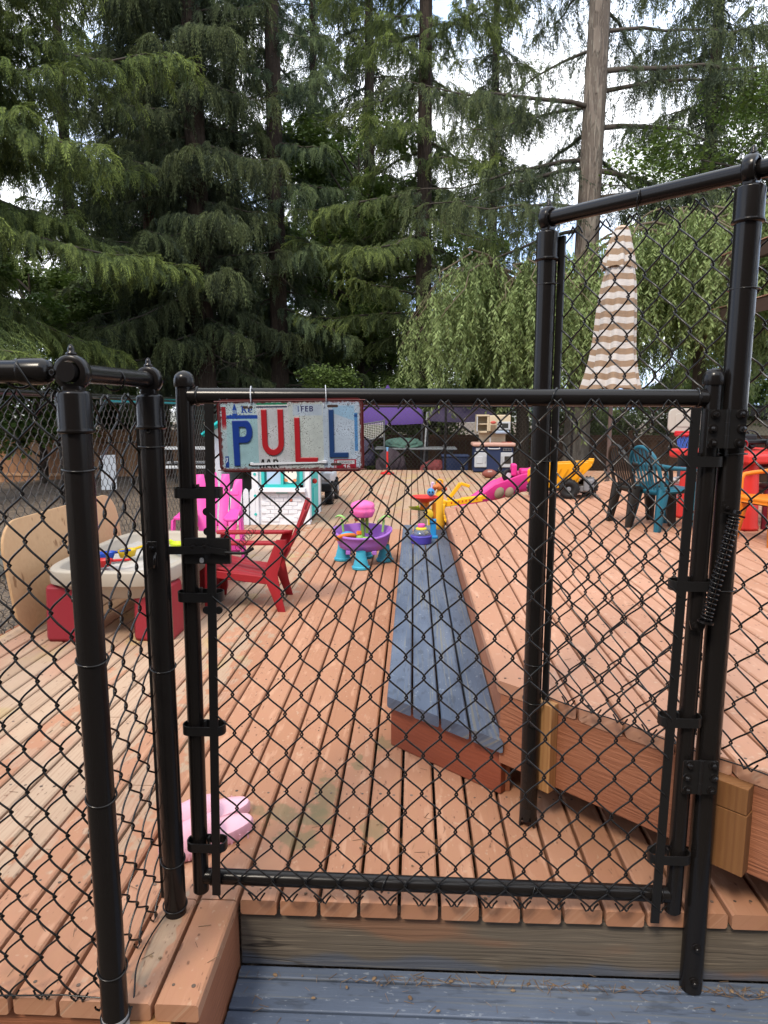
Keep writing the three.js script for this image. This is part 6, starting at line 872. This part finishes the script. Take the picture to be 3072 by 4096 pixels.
// ---------- beyond the deck: canopies, net, clutter ----------
function canopyTent(label, x, z, w, yv, yt, yp, hex) {
  const s = thing('canopy_tent', label, 'canopy', [x, 0, z]), m = phys({ color: hex, roughness: 0.8, side: THREE.DoubleSide, transmission: 0.15, thickness: 0 }), h = w / 2;
  const pos = [], corners = [[-h, h], [h, h], [h, -h], [-h, -h]], n = 8; const g = [];
  for (let i = 0; i < 4; i++) { const a = corners[i], b = corners[(i + 1) % 4]; g.push(loft([...Array(n + 1)].map((_, k) => { const f = k / n, q = [mix(a[0], b[0], f), mix(a[1], b[1], f)], sag = 0.05 * Math.sin(f * Math.PI); return [[0, yp, 0], [q[0] * 0.5, mix(yp, yt, 0.56) - sag * 0.5, q[1] * 0.5], [q[0], yt - sag, q[1]], [q[0] * 1.01, yv - sag * 0.6 + 0.02 * Math.sin(f * 25), q[1] * 1.01]]; }), false, false, false)); }
  obj('canopy_cover', g, m, s); for (const [cx, cz] of corners) obj('leg', [rod([cx * 0.98, groundY(x + cx, z + cz), cz * 0.98], [cx * 0.98, yt, cz * 0.98], 0.02)], std({ color: 0x2a2b2e, roughness: 0.5 }), s); obj('peak_tip', lathe([[0.05, yp - 0.04], [0.02, yp + 0.02], [0, yp + 0.03]], 12), m, s);
}
canopyTent('purple canopy tent behind the sign end of the far fence', -0.58, -15.35, 1.55, 0.875, 1.15, 1.68, 0x4a2c78);
canopyTent('darker purple canopy tent left of the play kitchen', 0.98, -15.3, 1.4, 0.93, 1.1, 1.45, 0x2e2142);
{ const g = obj('leaning_pole', rod([0.19, groundY(0.19, -14.6), -14.6], [0.285, 1.12, -14.5], 0.018), std({ color: 0x9a9c9e, roughness: 0.5 })); tag(g, 'pale grey pole leaning between the two purple canopies', 'pole'); }
{ const s = thing('play_net', 'white mesh goal net propped behind the tee', 'net', [0, 0, 0]), m = std({ color: 0xb8b8b0, roughness: 0.8 }), P = (u, v) => V(-1.12 + u * 0.52, 0.5 + v * 0.34 + 0.12 * u + 0.02 * Math.sin(u * 3 + v * 2), -14.2 + 0.25 * u), cords = []; for (let i = 0; i <= 14; i++) cords.push(sweep([0, 0.25, 0.5, 0.75, 1].map(v => P(i / 14, v)), 0.0055, 4)); for (let i = 0; i <= 9; i++) cords.push(sweep([0, 0.25, 0.5, 0.75, 1].map(u => P(u, i / 9)), 0.0055, 4)); obj('cords', cords, m, s).userData.kind = 'stuff'; obj('frame', [rod(P(0, 0), P(1, 0), 0.014), rod(P(0, 1), P(1, 1), 0.014), rod(P(1, 1.1), V(P(1, 0).x, groundY(-0.6, -14), P(1, 0).z), 0.016)], std({ color: 0x5a5d60, roughness: 0.5 }), s); }
function heap(name, label, cat, hex, x, y, z, sx, sy, sz, seed, m2) { const g = new THREE.IcosahedronGeometry(1, 12), p = g.attributes.position; for (let i = 0; i < p.count; i++) { const k = 0.72 + 0.5 * fbm(p.getX(i) * 2.2 + seed, p.getY(i) * 2.2 + p.getZ(i) * 2.1, 4); p.setXYZ(i, p.getX(i) * k * sx, Math.max(-0.5, p.getY(i) * k) * sy, p.getZ(i) * k * sz); } const q = mergeVertices((g.deleteAttribute('normal'), g.deleteAttribute('uv'), g)); q.computeVertexNormals(); tag(obj(name, q.translate(x, y, z), m2 || std({ color: hex, roughness: 0.85 })), label, cat); }
const plaidTex = tex(256, 256, (u, v) => { const a = Math.floor(u * 16) % 4, b = Math.floor(v * 16) % 4; let c = [128, 44, 36]; if (a === 0) c = mix3(c, [54, 60, 84], 0.5); if (b === 0) c = mix3(c, [54, 60, 84], 0.5); if (a === 2 && b === 2) c = [168, 120, 100]; return [...c, 0.5]; }, false);
const tentTable = thing('folding_table', 'folding table behind the far fence holding a green tarp', 'table', [0.05, 0, -14.5]); obj('tabletop', rbox(1.7, 0.04, 0.7, 0.01, 0, 0.36, 0), plastic(0x6f7376), tentTable); for (const [x, z] of [[-0.75, 0.28], [0.75, 0.28], [-0.75, -0.28], [0.75, -0.28]]) obj('leg', rod([x, groundY(0, -14.5), z], [x, 0.35, z], 0.016), std({ color: 0x3a3c40 }), tentTable);
heap('tarp', 'crumpled dull green tarp on the folding table', 'tarp', 0x3d5c52, -0.2, 0.44, -14.45, 0.42, 0.14, 0.3, 3);
heap('plaid_bag', 'red plaid bag under the folding table', 'bag', 0x7a2c26, -0.45, 0.05, -13.9, 0.3, 0.32, 0.22, 8, texMat(plaidTex, { color: 0xb0a8a0 }));
heap('plaid_bag', 'blue and red plaid bag at the left of the folding table', 'bag', 0x44506a, -0.98, 0.2, -14.1, 0.2, 0.36, 0.2, 15, texMat(plaidTex, { color: 0x8fa0c8 }));
heap('plaid_bag', 'low red bag right of the leaning pole', 'bag', 0x6a2a2a, 0.42, -0.05, -13.95, 0.26, 0.22, 0.2, 21);
{ const s = thing('storage_bin', 'dark blue storage bin under the darker canopy', 'bin', [0.85, groundY(0.85, -14), -14.0]); const b = -groundY(0.85, -14); obj('bin', rbox(0.52, b + 0.22, 0.4, 0.03, 0, (b + 0.22) / 2, 0), plastic(0x232f4c), s); obj('lid', rbox(0.56, 0.04, 0.44, 0.015, 0, b + 0.235, 0), plastic(0x2c3a5a), s); }
// the yard at the left: picnic table, boulder, small easel
{
  const s = thing('picnic_table', 'white picnic table standing in the yard beyond the left fence', 'table', [at(755, 14.6), groundY(-4.8, -14.6), -14.6], 0.08), w = plastic(0xb4b6b8, 0.6), d = std({ color: 0x3c3a38 });
  for (let i = 0; i < 3; i++) obj('plank', rbox(1.5, 0.04, 0.2, 0.008, 0, 0.82, -0.22 + i * 0.21), w, s); for (const z of [-0.65, 0.65]) obj('bench', rbox(1.5, 0.045, 0.26, 0.008, 0, 0.46, z), w, s); for (const x of [-0.55, 0.55]) obj('leg', [bar([x, 0, 0.6], [x, 0.8, 0.15], 0.05, 0.05, X), bar([x, 0, -0.6], [x, 0.8, -0.15], 0.05, 0.05, X), bar([x, 0.42, 0.7], [x, 0.42, -0.7], 0.05, 0.05, X)], d, s);
  const e = thing('toy_easel', 'white leaning board beside the picnic table', 'easel', [at(395, 14), groundY(-6.3, -14), -14], 0.4); obj('board', rbox(0.3, 0.75, 0.03, 0.008, 0, 0.42, 0, -0.3), w, e); obj('leg', bar([0, 0, -0.3], [0, 0.75, -0.1], 0.03, 0.03, X), d, e);
  heap('boulder', 'grey boulder lying in the mulch at the left edge', 'boulder', 0x4d4b44, at(90, 6.3), groundY(-3.6, -6.3) + 0.1, -6.3, 0.42, 0.3, 0.35, 33);
  heap('boulder', 'smaller mossy boulder behind the grey boulder', 'boulder', 0x44463c, at(250, 8.2), groundY(-4.2, -8.2) + 0.08, -8.2, 0.36, 0.24, 0.3, 41);
}
// ---------- litter: needles, bud scales and twigs ----------
{
  const r = rng(77), needle = new THREE.BoxGeometry(0.02, 0.0006, 0.0007), scale = new THREE.IcosahedronGeometry(0.0045, 0).scale(1, 0.35, 0.7), nl = [], sl = [];
  const add = (list, x, y, z, s) => list.push({ p: V(x, y, z), q: new THREE.Quaternion().setFromEuler(new THREE.Euler((r() - 0.5) * 0.3, r() * 6.283, (r() - 0.5) * 0.25)), s, c: mix3([0.10, 0.06, 0.035], [0.24, 0.16, 0.09], r()) });
  for (let i = 0; i < 230; i++) { const x = -0.4 + 1.6 * r(), c = [[0.38, 0.16], [0.72, 0.1], [0.05, 0.1], [0.9, 0.12]][Math.floor(r() * 4)], xx = r() < 0.65 ? c[0] + (r() + r() - 1) * c[1] * 1.6 : x; add(nl, xx, -0.185 + 0.003 * r(), -1.437 + (r() + r() - 1) * (r() < 0.8 ? 0.016 : 0.09), 0.7 + 0.8 * r()); }
  for (let i = 0; i < 60; i++) add(nl, -0.42 + 1.2 * r(), -0.1885, -1.43 + 0.3 * r(), 0.6 + 0.8 * r());
  for (let i = 0; i < 190; i++) { const x = -1.9 + 2.1 * r(); add(nl, x, 0.0018, -1.2 - 2.4 * r() * r() - (x > -0.41 ? 0.27 : 0), 0.7 + 0.9 * r()); }
  for (let i = 0; i < 60; i++) add(nl, 0.32 + 0.9 * r(), UY + 0.0018, -2 - 1.6 * r(), 0.7 + 0.7 * r());
  for (let i = 0; i < 34; i++) add(sl, -0.4 + 1.6 * r(), -0.183, -1.44 + (r() < 0.6 ? 0 : 0.12 * r()), 0.7 + 0.9 * r());
  for (let i = 0; i < 60; i++) { const x = -1.9 + 2.1 * r(); add(sl, x, 0.0025, -1.2 - 2.6 * r() * r() - (x > -0.41 ? 0.27 : 0), 0.5 + 0.7 * r()); }
  const L = structure('litter', 'fallen needles and bud scales on the boards'); L.userData.kind = 'stuff';
  const lm = std({ color: 0xffffff, roughness: 0.9 }); instanced('needles', needle, lm, nl, L); instanced('bud_scales', scale, lm, sl, L);
}
// ---------- screw heads over the joists ----------
{
  const r = rng(91), g = new THREE.CylinderGeometry(0.0038, 0.0038, 0.0012, 8), list = [], m = std({ color: 0xffffff, roughness: 0.7 });
  const put2 = (x, y, z) => list.push({ p: V(x + (r() - 0.5) * 0.008, y, z + (r() - 0.5) * 0.012), q: new THREE.Quaternion(), s: 0.8 + 0.5 * r(), c: mix3([0.05, 0.035, 0.025], [0.16, 0.11, 0.08], r()) });
  for (let k = -22; k < 14; k++) { const x = GAP0 + (k + 0.5) * PITCH, fr = x < -0.416 ? -1.163 : -1.456; for (const z of [-1.205, -1.5, -1.92, -2.35, -2.8, -3.25, -3.7, -4.2]) if (z < fr) for (const d of [-0.022, 0.022]) if (r() < 0.85) put2(x + d, 0.0002, z); }
  for (let k = 0; k < 20; k++) { const x = 0.253 + (k + 0.5) * PITCH; for (const o of [0.06, 0.5, 0.95, 1.4, 1.9, 2.4]) for (const d of [-0.022, 0.022]) put2(x + d, UY + 0.0002, Math.min(frontZ(x), -1.22) - o); }
  const L = structure('screw_heads', 'dark screw heads sunk in the deck boards'); L.userData.kind = 'stuff'; instanced('screws', g, m, list, L);
}
// ---------- unseen building added behind the camera to darken reflections and near boards ----------
{
  const s = thing('added_house', 'brown sided building added behind the camera to darken reflections, out of the picture', 'added_house', [0.4, -0.8, 3.5]), sid = std({ color: 0x5d4c40, roughness: 0.85 });
  for (let i = 0; i < 26; i++) obj('siding_board', box(11, 0.215, 0.03, 0, 0.12 + i * 0.21, 0.0, 0.05), sid, s);
  obj('wall', box(11, 5.5, 0.2, 0, 2.75, 0.15), sid, s); obj('roof', box(12, 0.12, 3, 0, 5.7, 0.9, -0.35), std({ color: 0x3a3532, roughness: 0.9 }), s);
  for (const x of [-2.6, 2.4]) { const w = obj('window', [box(1.3, 0.07, 0.06, x, 1.5, -0.04), box(1.3, 0.07, 0.06, x, 2.7, -0.04), box(0.07, 1.2, 0.06, x - 0.62, 2.1, -0.04), box(0.07, 1.2, 0.06, x + 0.62, 2.1, -0.04)], plastic(0xb5b5b0), s); obj('pane', box(1.2, 1.15, 0.01, x, 2.1, -0.035), phys({ color: 0x0c0e10, roughness: 0.05 }), w); }
}
renderer.render(scene, camera);
